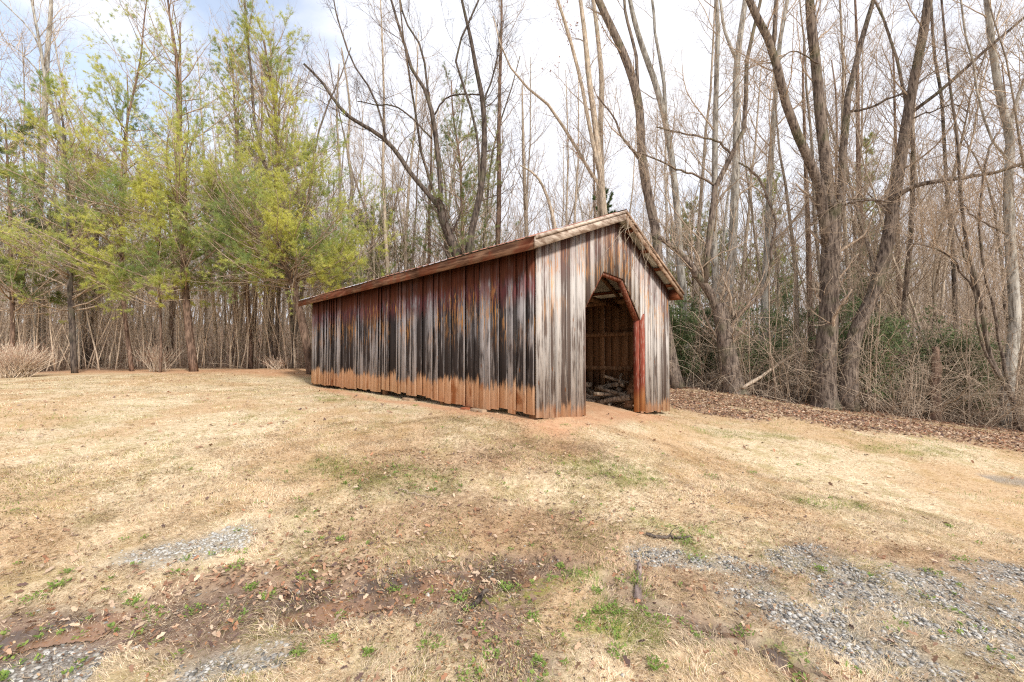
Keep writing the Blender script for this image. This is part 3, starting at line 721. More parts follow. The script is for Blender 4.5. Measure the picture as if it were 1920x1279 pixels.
#@@TREES
# ---------------------------------------------------------------- traced trees
def leaf_cloud(m, C, n, spread, size, rng, cA, cB):
    k = len(C) * n; c = np.repeat(C, n, 0) + rng.normal(0, spread, (k, 3)); v = unit(rng.normal(size=(k, 3)) + [0, 0, .2]); s = unit(np.cross(v, rng.normal(size=(k, 3)))); l = size * rng.uniform(.6, 1.3, k)[:, None]
    V = np.stack([c - v * l * .5, c + s * l * .22, c + v * l * .5, c - s * l * .22], 1).reshape(-1, 3); f = rng.random((k, 1)); col = cA * (1 - f) + cB * f
    m.add(V, np.arange(k * 4).reshape(-1, 4), None, col=np.repeat(col, 4, 0))
def coso(px): return .86 / math.hypot(1, (px - CX) / F)
def tree_from(name, label, cat, limbs, rad_px, dep, mats, seed, twig=1.0, group=None, spread=1.0, side_len=2.2, roots=True, leafy=False, ws_=1.0):
    """limbs: list of pixel polylines [(px,py)...] with widths; depth per limb point; grown on with side branches"""
    rng = np.random.default_rng(seed)
    base = None; mbT = MB(); PL = []; RL = []
    for li, (pts, w, d) in enumerate(limbs):
        pts = list(pts)
        n = len(pts); ws = ws_ * np.interp(np.linspace(0, 1, n), np.linspace(0, 1, len(w)), w)
        ds = np.interp(np.linspace(0, 1, n), np.linspace(0, 1, len(d)), d)
        q = np.array([np.r_[P3(p[0], p[1], dd), ww * .5 * dd / F * coso(p[0])] for p, ww, dd in zip(pts, ws, ds)])
        if pts[-1][1] < 25:   # runs out of the picture: let it go on
            e = q[-1].copy(); dirv = q[-1, :3] - q[-2, :3]; e[:3] += unit(dirv) * 2.5 + np.array([0, 0, .6]); e[3] *= .55; q = np.vstack([q, e])
            e2 = e.copy(); e2[:3] += unit(dirv) * 1.8 + np.array([rng.normal() * .3, rng.normal() * .3, .7]); e2[3] *= .35; q = np.vstack([q, e2])
        if li == 0:
            q[0, 3] = min(q[0, 3], q[1, 3] * 1.12); gz = h1(q[0, 0], q[0, 1]); q[0, 2] = gz - .08; base = q[0, :3].copy(); base[2] = gz
        r = resample(q, 16, 0, rng); r[1:-1, :3] += rng.normal(0, .012, (14, 3)); r[:, 3] = np.maximum(r[:, 3], .004)
        if li == 0 and roots:
            r2 = resample(q, 40); r2[:, 3] *= 1 + .40 * np.exp(-np.linspace(0, 1, 40) * 26)
            sweep(mbT, r2[None, :, :3], r2[None, :, 3], 16, rng=rng, rough=.10)
        else: sweep(mbT, r[None, :, :3], r[None, :, 3], 12, rng=rng, rough=.10)
        PL.append(r[:, :3]); RL.append(r[:, 3])
    root = empty(name, base); tag(root, label, cat, group)
    P = np.stack(PL); Rr = np.stack(RL)
    mbT.build('trunk', mats[0], root, True, base)
    mbB = MB()
    n1 = max(2, int(7 * twig)); lo = .32
    n1 = max(3, int(10 * twig)); P1, R1 = grow(rng, P, Rr, n1, lo, .98, .75, 0, 9, .10, .16, .30, .009, labs=side_len * spread)
    P2, R2 = grow(rng, P1, R1, max(2, int(6 * twig)), .15, .98, .7, .6, 7, .10, .20, .55, .0062)
    P3_, R3 = grow(rng, P2, R2, max(2, int(6 * twig)), .1, .98, .65, .7, 5, .08, .22, .6, .0048)
    P4, R4 = grow(rng, P3_, R3, 3, .2, .98, .6, .65, 4, .08, .22, .7, .0038)
    sweep(mbB, P1, R1, 5); sweep(mbB, P2, R2, 4); sweep(mbB, P3_, R3, 3); sweep(mbB, P4, R4, 3, False)
    mbB.build('crown', mats[1], root, True, base)
    if leafy:
        m = MB(); C = P3_[:, 2:].reshape(-1, 3); C = C[rng.random(len(C)) < .35]; leaf_cloud(m, C, 1, .03, .09, rng, np.array([.30, .12, .07]), np.array([.46, .24, .14])); m.build('dead_leaves', M_DEAD, root, False, base)
    return root, base, (P, Rr, P1, R1, P2, R2, P3_, R3)

BR = (M_BARK, M_TWIG); DK = (M_BARKD, M_TWIGD); PA = (M_PALE, M_TWIGP); PI = (M_PINE, M_TWIG); WO = (M_WOODS, M_TWIG)
T = 'tree'
tree_from('bare_tree', 'big bare tree dividing into three thick upright stems, right of the shed', T, [
    ([(1548, 770), (1546, 700), (1553, 600), (1556, 520), (1558, 440), (1560, 380)], [62, 46, 42, 46], [11.3, 11.3]),
    ([(1553, 470), (1537, 350), (1512, 290), (1480, 215), (1450, 100), (1425, 45), (1400, -10)], [26, 20, 15], [11.3, 10.8, 10.6]),
    ([(1558, 450), (1552, 350), (1541, 230), (1530, 120), (1521, 40), (1518, -10)], [30, 25, 20], [11.3, 11.3, 11.2]),
    ([(1566, 460), (1576, 370), (1583, 250), (1590, 190), (1612, 90), (1640, -5)], [22, 17, 11], [11.3, 11.5, 11.8]),
    ([(1448, 95), (1453, 40), (1456, -10)], [12, 9], [10.7, 10.7]),
    ([(1586, 210), (1630, 202), (1665, 185), (1700, 172), (1760, 125)], [7, 4], [11.6, 11.0]),
    ([(1560, 410), (1580, 385), (1620, 376), (1665, 378)], [7, 5], [11.3, 10.6]),
    ([(1535, 120), (1490, 95), (1455, 120), (1430, 160)], [4, 2], [11.2, 10.6])], None, None, BR, 11, 1.15)
tree_from('bare_tree', 'leaning bare brown tree curving up rightward, just right of the three stemmed tree', T, [
    ([(1588, 770), (1592, 690), (1606, 620), (1640, 545), (1663, 460), (1674, 390), (1684, 330), (1698, 240), (1712, 160), (1728, 80), (1742, -10)], [44, 34, 32, 28, 24, 22], [11.2, 11.0, 10.6]),
    ([(1676, 372), (1710, 352), (1760, 340), (1850, 327), (1930, 304), (2010, 285)], [15, 12, 8], [10.9, 9.6]),
    ([(1708, 212), (1755, 178), (1800, 138), (1850, 92), (1925, 28), (1980, -30)], [10, 10, 7], [10.8, 9.8]),
    ([(1712, 222), (1750, 208), (1790, 195), (1815, 212)], [5, 3], [10.8, 10.2]),
    ([(1672, 400), (1640, 375), (1570, 380), (1530, 405)], [6, 3], [10.9, 11.2])], None, None, BR, 12, 1.0)
tree_from('bare_tree', 'stout bare tree forking low, its left limb mossy, just right of the shed', T, [
    ([(1378, 742), (1368, 690), (1360, 640), (1353, 595), (1347, 570)], [58, 40, 38, 34], [12.3, 12.3]),
    ([(1350, 590), (1330, 548), (1305, 512), (1285, 485), (1262, 462), (1235, 445)], [22, 17, 10], [12.3, 11.8]),
    ([(1322, 530), (1326, 480), (1332, 420), (1337, 365), (1360, 310), (1385, 270), (1398, 225), (1396, 150), (1403, 90), (1412, 60), (1430, -10)], [14, 11, 7], [12.1, 12.0, 11.8]),
    ([(1345, 352), (1310, 330), (1270, 318), (1235, 300), (1195, 285)], [6, 3], [12.1, 11.4]),
    ([(1372, 290), (1350, 268), (1320, 258), (1280, 250), (1230, 238)], [6, 3], [12.0, 11.6]),
    ([(1370, 605), (1400, 578), (1430, 545), (1445, 500), (1446, 460), (1455, 420), (1420, 330), (1385, 305)], [10, 7, 4], [12.3, 11.6])], None, None, BR, 13, 1.1)
tree_from('bare_tree', 'smooth pale grey trunk rising straight behind the low forking tree', T, [
    ([(1362, 700), (1362, 600), (1372, 480), (1378, 350), (1381, 250), (1380, 150), (1386, 80), (1398, -5)], [22, 19, 16, 12], [13.4, 13.4]),
    ([(1380, 110), (1360, 60), (1350, -5)], [8, 6], [13.4, 13.6])], None, None, PA, 14, .9)
tree_from('bare_tree', 'tall brown tree leaning left directly behind the right roof edge of the shed', T, [
    ([(1268, 732), (1254, 660), (1246, 590), (1237, 520), (1230, 440), (1214, 360), (1204, 300), (1198, 200), (1180, 130), (1155, 70), (1120, -5)], [34, 22, 20, 20, 18, 15], [13.2, 13.0]),
    ([(1196, 170), (1192, 100), (1176, 40), (1170, -5)], [8, 6], [13.1, 13.3]),
    ([(1203, 300), (1170, 262), (1150, 220), (1120, 180)], [6, 3], [13.1, 12.6])], None, None, BR, 15, .9)
tree_from('bare_tree', 'pale tree with lichen bark curving up left of the grey trunk near the shed', T, [
    ([(1285, 700), (1280, 560), (1274, 470), (1270, 400), (1262, 320), (1250, 240), (1230, 160), (1205, 90), (1190, 40), (1180, -5)], [20, 16, 14, 13, 9], [14.2, 14.0]),
    ([(1248, 225), (1245, 150), (1232, 90), (1222, -5)], [9, 6], [14, 14.4])], None, None, PA, 16, .85)
tree_from('bare_tree', 'straight slender reddish trunk behind the shed peak with clinging dead leaves', T, [
    ([(1150, 690), (1138, 470), (1132, 390), (1118, 250), (1105, 150), (1096, 60), (1088, -5)], [18, 14, 12, 8], [15.0, 15.0]),
    ([(1125, 330), (1100, 210), (1082, 120), (1060, 40), (1045, -5)], [9, 6], [15, 14.6])], None, None, WO, 17, .9, leafy=True)
tree_from('bare_tree', 'tall reddish tree close to the right of the slender leafy trunk behind the shed', T, [
    ([(1135, 690), (1138, 470), (1130, 380), (1126, 250), (1128, 150), (1120, 60), (1112, -5)], [14, 12, 8], [15.8, 15.8])], None, None, WO, 27, .9)
tree_from('bare_tree', 'dark bare tree with two wide curving limbs above the shed roof', T, [
    ([(905, 705), (880, 560), (858, 480), (846, 450), (832, 415), (826, 385)], [34, 30, 26], [15.5, 15.5]),
    ([(828, 395), (805, 365), (770, 325), (735, 275), (690, 240), (650, 215), (625, 185), (600, 150), (570, 120)], [16, 12, 7], [15.5, 14.8]),
    ([(826, 390), (823, 330), (818, 260), (812, 215), (795, 165), (770, 125), (755, 70), (730, -5)], [16, 12, 7], [15.5, 15.5]),
    ([(822, 320), (812, 240), (800, 150), (790, 90), (760, 40), (750, -5)], [8, 5], [15.5, 16]),
    ([(815, 215), (830, 190), (855, 178), (900, 177)], [5, 4], [15.5, 15]),
    ([(725, 270), (712, 210), (690, 160), (665, 125), (640, 60), (625, -5)], [7, 4], [15, 14.6]),
    ([(810, 260), (770, 220), (740, 200), (700, 195), (670, 190)], [6, 3], [15.4, 14.6])], None, None, DK, 18, 1.1, ws_=.72)
tree_from('bare_tree', 'upright dark bare tree right beside the two limbed tree above the roof', T, [
    ([(895, 705), (885, 560), (880, 480), (885, 430), (896, 385), (905, 330), (908, 260), (905, 190), (893, 130), (882, 70), (865, -5)], [24, 20, 18, 14, 8], [15.0, 15.0]),
    ([(897, 385), (898, 300), (888, 220), (868, 160), (855, 110), (870, 60), (900, -5)], [9, 5], [15, 14.6]),
    ([(905, 200), (925, 140), (935, 90), (940, 40)], [6, 3], [15, 15.2])], None, None, DK, 19, 1.0, ws_=.72)
tree_from('bare_tree', 'thin straight grey tree with many upswept branches seen over the roof middle', T, [
    ([(990, 690), (988, 480), (986, 400), (982, 300), (980, 220), (979, 160)], [10, 8, 3], [19, 19])], None, None, WO, 20, 1.2, side_len=2.6)
tree_from('bare_tree', 'bare tree bowing right over the roof with a long arched limb', T, [
    ([(1075, 690), (1048, 480), (1035, 400), (1018, 350), (1000, 325), (975, 310)], [14, 10, 4], [15, 14.6]),
    ([(1110, 690), (1124, 380), (1110, 330), (1085, 285), (1060, 245), (1030, 200), (1000, 175), (965, 140), (940, 90), (925, 30)], [12, 10, 4], [16, 15])], None, None, WO, 21, .8, ws_=.66)
tree_from('bare_tree', 'pair of thin crooked stems standing left above the yellow pine and roof', T, [
    ([(662, 690), (658, 500), (656, 400), (660, 340), (652, 280), (656, 210), (650, 150), (640, 90)], [13, 10, 5], [17, 17]),
    ([(640, 690), (642, 480), (638, 380), (636, 300), (632, 200), (636, 120)], [12, 9, 4], [17.5, 17.5])], None, None, WO, 22, .9, ws_=.66)
tree_from('bare_tree', 'tall pale tree with bleached trunk at the far left behind the pines', T, [
    ([(66, 700), (68, 560), (72, 420), (78, 310), (84, 200), (88, 110), (94, 40), (96, -5)], [20, 18, 14, 9], [17.5, 17.5]),
    ([(84, 150), (78, 100), (60, 60), (20, 20), (-5, -5)], [6, 3], [17.4, 16.6]),
    ([(74, 140), (60, 120), (30, 90), (5, 75)], [5, 3], [17.4, 17])], None, None, PA, 23, 1.1)
tree_from('bare_tree', 'mottled pale trunk at the right edge wrapped by brown climbing stems', T, [
    ([(1893, 808), (1888, 730), (1897, 660), (1903, 600), (1897, 500), (1893, 430), (1890, 350), (1893, 260), (1875, 180), (1862, 100), (1850, -5)], [34, 30, 26, 22, 16], [10.3, 10.3]),
    ([(1893, 240), (1908, 190), (1925, 140), (1950, 80)], [12, 8], [10.3, 10.1]),
    ([(1890, 300), (1865, 270), (1845, 230), (1830, 150), (1815, 80), (1800, -5)], [7, 5], [10.3, 9.8])], None, None, PA, 24, 1.0)
tree_from('bare_tree', 'brown multi stemmed sapling arching up left from beside the right edge trunk', T, [
    ([(1912, 806), (1895, 740), (1870, 700), (1850, 640), (1838, 560), (1822, 500), (1810, 440), (1800, 350), (1795, 260), (1780, 150), (1765, -5)], [13, 10, 5], [10.0, 10.0]),
    ([(1905, 780), (1886, 700), (1872, 630), (1860, 570), (1845, 500), (1836, 400), (1850, 300), (1870, 250)], [10, 6], [10.0, 10.0]),
    ([(1880, 720), (1840, 640), (1830, 560), (1810, 480), (1790, 420)], [8, 4], [10.0, 9.7]),
    ([(1850, 580), (1810, 520), (1780, 480), (1730, 460), (1690, 455)], [7, 3], [10, 9.8]),
    ([(1890, 440), (1850, 420), (1820, 400), (1800, 370)], [6, 3], [10, 9.8])], None, None, BR, 25, 1.1)
tree_from('bare_tree', 'slender crooked tree with dark bark standing between the leaning tree and right edge', T, [
    ([(1795, 700), (1790, 560), (1785, 450), (1775, 350), (1770, 260), (1765, 180), (1752, 100), (1745, -5)], [12, 9, 7], [13.5, 13.5])], None, None, DK, 26, 1.0)

# stump-like snag with rotten bark
def snag():
    rng = np.random.default_rng(3); b = P3(1752, 790, 10.9); b[2] = h1(b[0], b[1]); root = empty('dead_snag', b)
    tag(root, 'broken reddish dead trunk standing in the brush left of the right edge trees', 'dead trunk')
    top = P3(1754, 650, 10.9); q = np.array([np.r_[b - [0, 0, .1], .15], np.r_[b + (top - b) * .3, .11], np.r_[b + (top - b) * .7 + [.02, 0, 0], .10], np.r_[top, .06]])
    r = resample(q, 18); m = MB(); sweep(m, r[None, :, :3], r[None, :, 3], 12, rng=rng, rough=.45); m.build('trunk', M_PINE, root, True, b)
    P1, R1 = grow(rng, r[None, :, :3], r[None, :, 3], 9, .2, 1, 1.1, 0, 7, -.02, .22, .2, .006, labs=1.0); P2, R2 = grow(rng, P1, R1, 5, .2, 1, .8, .5, 5, 0, .25, .5, .003)
    m = MB(); sweep(m, P1, R1, 4); sweep(m, P2, R2, 3); m.build('branches', M_TWIG, root, True, b)
snag()

# ---------------------------------------------------------------- pines
def needles(mb, C, D, n, ln, wd, rng, colA, colB, dark=None):
    """n needles around each twig point C along direction D"""
    N = len(C); k = N * n
    c = np.repeat(C, n, 0) + rng.normal(0, .015, (k, 3)); d = np.repeat(D, n, 0)
    v = unit(d * .9 + rng.normal(0, .75, (k, 3)) + np.array([0, 0, .15])); s = unit(np.cross(v, rng.normal(size=(k, 3))))
    l = ln * rng.uniform(.6, 1.2, k)[:, None]; w = wd * rng.uniform(.7, 1.3, k)[:, None]
    A = c - s * w / 2; B = c + s * w / 2; E = c + v * l
    V = np.stack([A, B, E], 1).reshape(-1, 3); T3 = np.arange(k * 3).reshape(-1, 3)
    f = np.repeat(np.clip(rng.normal(.54, .2, N) + 1.9 * (fbm(C[:, 0] + C[:, 1], C[:, 2] * 1.5, .7, 2, 5) - .5), 0, 1), n)[:, None]; col = colA * (1 - f) + colB * f
    col = col * rng.uniform(.8, 1.2, (k, 1))
    mb.add(V, None, T3, col=np.repeat(col, 3, 0))
YEL = np.array([.64, .63, .15]); GRN = np.array([.25, .34, .12]); DGR = np.array([.09, .14, .05]); MID = np.array([.42, .44, .10])
def pine(label, limbs, dep, seed, prof, lo=.3, nb=34, cols=(GRN, YEL), dens=1.0, name='pine_tree', mats=PI, nl=.10, nw=.008, up=.10, extra=None, nn=17):
    rng = np.random.default_rng(seed); mbT = MB(); PL = []; RL = []; base = None
    for li, (pts, w) in enumerate(limbs):
        n = len(pts); ws = .8 * np.interp(np.linspace(0, 1, n), np.linspace(0, 1, len(w)), w)
        q = np.array([np.r_[P3(p[0], p[1], dep), ww * .5 * dep / F * coso(p[0])] for p, ww in zip(pts, ws)])
        if li == 0: gz = h1(q[0, 0], q[0, 1]); q[0, 2] = gz - .05; base = q[0, :3].copy(); base[2] = gz
        r = resample(q, 24); sweep(mbT, r[None, :, :3], r[None, :, 3], 12, rng=rng, rough=.15); PL.append(r[:, :3]); RL.append(r[:, 3])
    root = empty(name, base); tag(root, label, 'pine tree'); mbT.build('trunk', mats[0], root, True, base)
    P = np.stack(PL); Rr = np.stack(RL)
    # branches in tiers: length by height profile
    B = len(P); allP = []; allR = []
    for b in range(B):
        n = int(nb * 1.5) if b == 0 else nb
        t = np.sort(lo * (b == 0) + .08 + (.99 - lo * (b == 0) - .08) * rng.random(n) ** 1.35); f = t * 23; i = np.minimum(f.astype(int), 22); fr = (f - i)[:, None]
        S = P[b, i] * (1 - fr) + P[b, i + 1] * fr; r0 = Rr[b, i]
        Lh = 1.4 * np.maximum(np.interp((S[:, 2] - base[2]), prof[0], prof[1]), .58 * prof[1][2]) * np.interp(t, [0, .88, 1], [1, 1, .45]) * rng.uniform(.5, 1.15, n)
        az = rng.uniform(0, 2 * math.pi, n); el = np.interp(t, [0, 1], [.0, 1.0]) + rng.normal(0, .15, n)
        d = np.stack([np.cos(az) * np.cos(el), np.sin(az) * np.cos(el), np.sin(el)], -1)
        pts = [S]
        for k in range(8):
            d = unit(d + np.array([0, 0, up * (.3 + k * .14)]) + rng.normal(0, .10, (n, 3))); pts.append(pts[-1] + d * (Lh / 8)[:, None])
        Pc = np.stack(pts, 1); rr = np.clip(r0 * .45, .008, .03)[:, None] * np.linspace(1, .25, 9)[None]
        allP.append(Pc); allR.append(rr)
    P1 = np.concatenate(allP); R1 = np.concatenate(allR)
    P2, R2 = grow(rng, P1, R1, 10, .2, .98, .75, .38, 5, .07, .12, .55, .003)
    P3_, R3 = grow(rng, P2, R2, 5, .2, .98, .6, .5, 4, .09, .12, .6, .002)
    mbB = MB(); sweep(mbB, P1, R1, 5); sweep(mbB, P2, R2, 3); sweep(mbB, P3_, R3, 3); mbB.build('branches', mats[1], root, True, base)
    m = MB()
    for PP, ks in ((P2, (2, 3, 4)), (P3_, (1, 2, 3))):
        for k in ks:
            C = PP[:, k]; D = unit(PP[:, k] - PP[:, k - 1]); keep = rng.random(len(C)) < dens
            # clumps: leave patches of the crown thin
            nz = fbm(C[:, 0] + C[:, 1] * .3, C[:, 2], 1.6, 2, seed); keep &= nz > .43
            keep &= rng.random(len(C)) < np.interp(C[:, 2] - base[2], [5, 11], [1, .45]); C = C[keep]; D = D[keep]
            if len(C):
                cA, cB = cols
                needles(m, C, D, nn, nl, nw, rng, cA, cB)
    m.build('foliage', M_LEAF, root, False, base)
    return root
pine('tall pine with broad yellow green boughs and reddish trunk left of centre in the grove', [([(364, 695), (352, 600), (345, 500), (344, 400), (340, 300), (334, 200), (330, 100), (318, 30), (310, -60)], [26, 17, 10, 4])], 15.5, 31,
     ([0, 2.5, 4, 7, 10, 14], [1.5, 3.2, 3.8, 3.0, 2.0, .5]), .12, 52)
pine('leaning pine with curved forking trunk and yellow boughs beside the left end of the shed', [([(583, 700), (570, 620), (555, 560), (540, 505), (520, 470), (515, 400), (520, 300), (515, 200), (500, 110), (495, 75)], [24, 20, 15, 9, 4]),
     ([(552, 540), (530, 490), (500, 460), (470, 430), (420, 400)], [12, 5]), ([(556, 560), (555, 500), (545, 450), (560, 400), (580, 330)], [10, 4])], 15.2, 32,
     ([0, 2, 3.5, 6, 9, 12], [1.2, 2.6, 3.0, 2.4, 1.4, .3]), .16, 50)
pine('slender pine with spotted reddish lower trunk between the dark trunk and the tall yellow pine', [([(248, 695), (240, 640), (232, 570), (228, 480), (226, 380), (230, 300), (240, 220), (262, 120), (270, 40), (280, -40)], [14, 11, 7, 3])], 15.8, 33,
     ([0, 2.5, 4, 7, 10, 14], [1.0, 2.4, 2.8, 2.4, 1.8, .5]), .13, 46)
pine('pine with thick dark charcoal trunk and green crown in the left grove', [([(140, 698), (136, 630), (132, 560), (130, 480), (128, 380), (122, 300), (118, 230), (110, 190)], [21, 18, 12, 4])], 15.5, 34,
     ([0, 2.5, 4, 7, 9], [1.0, 2.6, 3.0, 2.2, .5]), .15, 44, mats=(M_BARKD, M_TWIG))
pine('dark green cedar like evergreen at the left edge behind the leafless shrub', [([(22, 698), (24, 600), (20, 480), (18, 380), (14, 300), (10, 230)], [16, 12, 5])], 15.9, 35,
     ([0, 2, 4, 6, 9], [1.0, 2.2, 2.3, 1.8, .3]), .16, 44, cols=(DGR, MID), nl=.08)
pine('yellow tipped pine sapling with low drooping boughs before the tall pine', [([(300, 700), (302, 640), (300, 570), (296, 500), (300, 440), (306, 380)], [8, 6, 3])], 14.9, 36,
     ([0, 2, 3.5, 5, 6], [.6, 1.9, 2.3, 1.5, .4]), .3, 26)
pine('thin airy pine with sparse grey green needles rising behind the roof middle', [([(868, 690), (868, 500), (866, 400), (862, 300), (850, 220), (846, 150)], [9, 7, 3])], 17.5, 37,
     ([0, 3, 5, 8, 11], [.4, 1.9, 2.4, 2.2, .9]), .25, 40, cols=(np.array([.20, .27, .10]), np.array([.40, .42, .16])), dens=.8)
pine('small dark evergreen peeking above the roof just left of the peak', [([(1128, 690), (1128, 500), (1128, 410), (1127, 358)], [6, 5, 2])], 16.5, 38,
     ([0, 3, 5, 6], [.3, .8, .9, .1]), .5, 22, cols=(DGR, GRN), nl=.07)
pine('tall pine with upswept bare lower boughs behind and left of the shed end', [([(470, 695), (466, 600), (460, 480), (452, 380), (446, 280), (440, 200), (436, 120)], [14, 10, 4])], 18.0, 39,
     ([0, 3, 5, 8, 11], [.6, 2.2, 2.6, 2.0, .4]), .18, 44, cols=(GRN, MID))
for k, (px, d, top, lab) in enumerate([(1440, 26, 330, 'distant green pine showing between the low forking tree and three stemmed tree'), (1625, 27, 270, 'distant pine crown showing between the triple stem and leaning trunk'),
                                       (1300, 24, 400, 'distant evergreen behind the pale trunks right of the shed'), (700, 22, 410, 'olive evergreen standing low above the roof left part'),
                                       (180, 22, 300, 'dark green pine farther back between the left trunks'), (-40, 16, 200, 'pine at the extreme left edge reaching boughs into view')]):
    pine(lab, [([(px, 700 if px < 1200 else 725), (px, 550), (px - 4, (550 + top) / 2), (px, top)], [11 * 17 / d, 4])], d, 50 + k, ([0, 3, 6, 9, 14], [.6, 2.2, 2.2, 1.4, .5]), .3, 34, cols=(GRN * .9, MID), nl=.13, nw=.012)

# ---------------------------------------------------------------- woods: repeated bare trees
def proto(seed, h, r, mats, lean=.05, crooked=.06, twin=False, dead=False):
    rng = np.random.default_rng(seed); P = []; Rr = []
    for s in range(2 if twin else 1):
        pts = [np.zeros(3)]; d = np.array([rng.normal(0, lean) + (.12 * (s * 2 - 1) if twin else 0), rng.normal(0, lean), 1.0])
        for k in range(11): d = unit(d + rng.normal(0, crooked, 3) + np.array([0, 0, .08])); pts.append(pts[-1] + d * h / 11)
        pts[0][2] -= .25; P.append(np.array(pts)); Rr.append(.8 * r * np.linspace(1, .18, 12) ** .9)
    P = np.stack(P); Rr = np.stack(Rr); a = MB(); sweep(a, P, Rr, 8, rng=rng, rough=.15)
    tr = a.build('trunk', mats[0], None, True); b = MB()
    P1, R1 = grow(rng, P, Rr, 26, .18, .98, .75, 0, 8, .13, .13, .32, .011, labs=h * .24)
    P2, R2 = grow(rng, P1, R1, 6, .15, .98, .7, .5, 6, .1, .18, .55, .008)
    P3_, R3 = grow(rng, P2, R2, 5, .2, .98, .6, .6, 4, .1, .2, .6, .0065)
    P4, R4 = grow(rng, P3_, R3, 3, .2, .98, .6, .65, 4, .1, .2, .7, .005)
    sweep(b, P1, R1, 4); sweep(b, P2, R2, 3); sweep(b, P3_, R3, 3); sweep(b, P4, R4, 3, False); cr_ = b.build('crown', mats[1], None, True)
    return tr, cr_
PROT = [proto(100 + i, h, r, m, l, c, tw) for i, (h, r, m, l, c, tw) in enumerate([
    (15, .11, WO, .03, .04, False), (13, .07, WO, .05, .06, False), (16, .14, (M_PALE, M_TWIGP), .02, .04, False), (11, .05, (M_WOODS, M_TWIGP), .08, .08, False),
    (14, .10, BR, .05, .07, True), (9, .04, (M_WOODS, M_TWIGP), .1, .09, False), (17, .16, PI, .02, .03, False), (12, .06, WO, .06, .08, True)])]
placed = []
rw = np.random.default_rng(99)
def free(x, y, m):
    for (a, b) in placed:
        if (a - x) ** 2 + (b - y) ** 2 < m * m: return False
    return True
KIND = ['tall grey barked', 'thin grey', 'tall pale barked', 'crooked pale twigged', 'twin stemmed brown', 'spindly pale twigged', 'tall straight reddish', 'thin twin stemmed grey']
REG = [((-60, 600), 'bare tree standing in the woods beyond the left lawn edge', 'bare woodland trees left of the shed', 116, .9),
       ((600, 1260), 'bare tree standing in the woods behind the shed roof', 'bare woodland trees behind the shed', 78, .8),
       ((1260, 2000), 'bare tree in the thick woods right of the shed', 'bare woodland trees right of the shed', 98, .9)]
first = {}
for (p0, p1), lab, grp, cnt, sp in REG:
    k = 0; tries = 0
    while k < cnt and tries < 4000:
        tries += 1
        px = rw.uniform(p0, p1); e = np.interp(px, EX, ED)
        dep = e + .9 + 30 * rw.random() ** (2.4 if px < 600 else 1.8)
        x = (px - CX) / F * dep
        if not free(x, dep, .55 * sp): continue
        if 580 < px < 1260 and dep < 18: continue
        placed.append((x, dep)); i = int(rw.choice(8, p=[.18, .18, .08, .17, .08, .14, .07, .10]))
        z = h1(x, dep); s = rw.uniform(.8, 1.2); zs = s * rw.uniform(.85, 1.15); rz = rw.uniform(0, 6.28)
        root = empty('bare_tree', (x, dep, z), rz)
        root.scale = (s, s, zs)
        kd = KIND[i]
        where = next(t for lim, t in ((120, 'at the far left'), (350, 'among the left pines'), (600, 'left of the shed end'), (740, 'over the left roof half'), (900, 'behind the two limbed tree'),
                                      (1080, 'over the middle of the roof'), (1262, 'behind the gable peak'), (1400, 'just right of the shed'), (1540, 'left of the three stemmed tree'), (1700, 'behind the leaning trunk'), (9999, 'toward the right edge')) if px < lim)
        lb = kd + ' bare tree ' + ('near the wood edge ' if dep - e < 6 else 'deep in the wood ') + where
        tag(root, lb, 'tree', lb.replace('tree', 'trees'))
        for o in PROT[i]:
            if i in first and first[i] >= 2: c = o.copy(); COL.objects.link(c)
            else: c = o; first[i] = first.get(i, 0) + 1
            c.parent = root
        k += 1

# saplings: dense thin stems at the lawn edge and the far woods as one mass
def stems(name, n, px0, px1, dmin, dmax, hlo, hhi, rlo, rhi, mats, seed, pw=1.5, twigs=True, label=None, cat=None):
    rng = np.random.default_rng(seed); px = rng.uniform(px0, px1, n); e = np.interp(px, EX, ED)
    dep = e + dmin + (dmax - dmin) * rng.random(n) ** pw; x = (px - CX) / F * dep
    ok = ~((px > 560) & (px < 1262) & (dep < 17.8)); x = x[ok]; dep = dep[ok]; n = len(x)
    z = H(x, dep); h = rng.uniform(hlo, hhi, n); d = unit(np.c_[rng.normal(0, .10, n), rng.normal(0, .10, n), np.ones(n)]); pts = [np.c_[x, dep, z - .1]]
    for k in range(7): d = unit(d + rng.normal(0, .07, (n, 3)) + [0, 0, .05]); pts.append(pts[-1] + d * (h / 7)[:, None])
    P = np.stack(pts, 1); Rr = rng.uniform(rlo, rhi, n)[:, None] * np.linspace(1, .2, 8)[None]
    m = MB(); sweep(m, P, Rr, 5)
    if twigs:
        tk = 2.6 if hhi > 10 else 1.0; P1, R1 = grow(rng, P, Rr, 14 if hhi > 10 else 9, .15, .98, .7, .3, 5, .12, .16, .4, .004 * tk); sweep(m, P1, R1, 3)
        P2, R2 = grow(rng, P1, R1, 5, .2, .98, .7, .5, 4, .1, .2, .6, .0035 * tk); sweep(m, P2, R2, 3)
    o = m.build(name, mats, None, True); tag(o, label, cat, None, 'stuff'); return o
stems('sapling_thicket', 620, -150, 640, .1, 11, 2.5, 6.5, .014, .034, M_TWIGP, 201, 1.3, label='thicket of thin pale saplings filling the wood edge left of the shed', cat='saplings')
stems('sapling_thicket', 330, 1255, 2050, .5, 12, 2.0, 6, .010, .026, M_TWIG, 202, 1.4, label='thicket of thin brown saplings filling the wood right of the shed', cat='saplings')
stems('sapling_thicket', 420, 560, 1270, 1.5, 16, 4, 9, .015, .035, M_TWIGP, 204, 1.2, label='thicket of thin pale saplings filling the wood behind the shed roof', cat='saplings')
stems('sapling_thicket', 500, -1500, -150, .1, 14, 3, 9, .016, .04, M_TWIGP, 205, 1.2, label='thicket of pale saplings continuing the wood edge far to the left', cat='saplings')
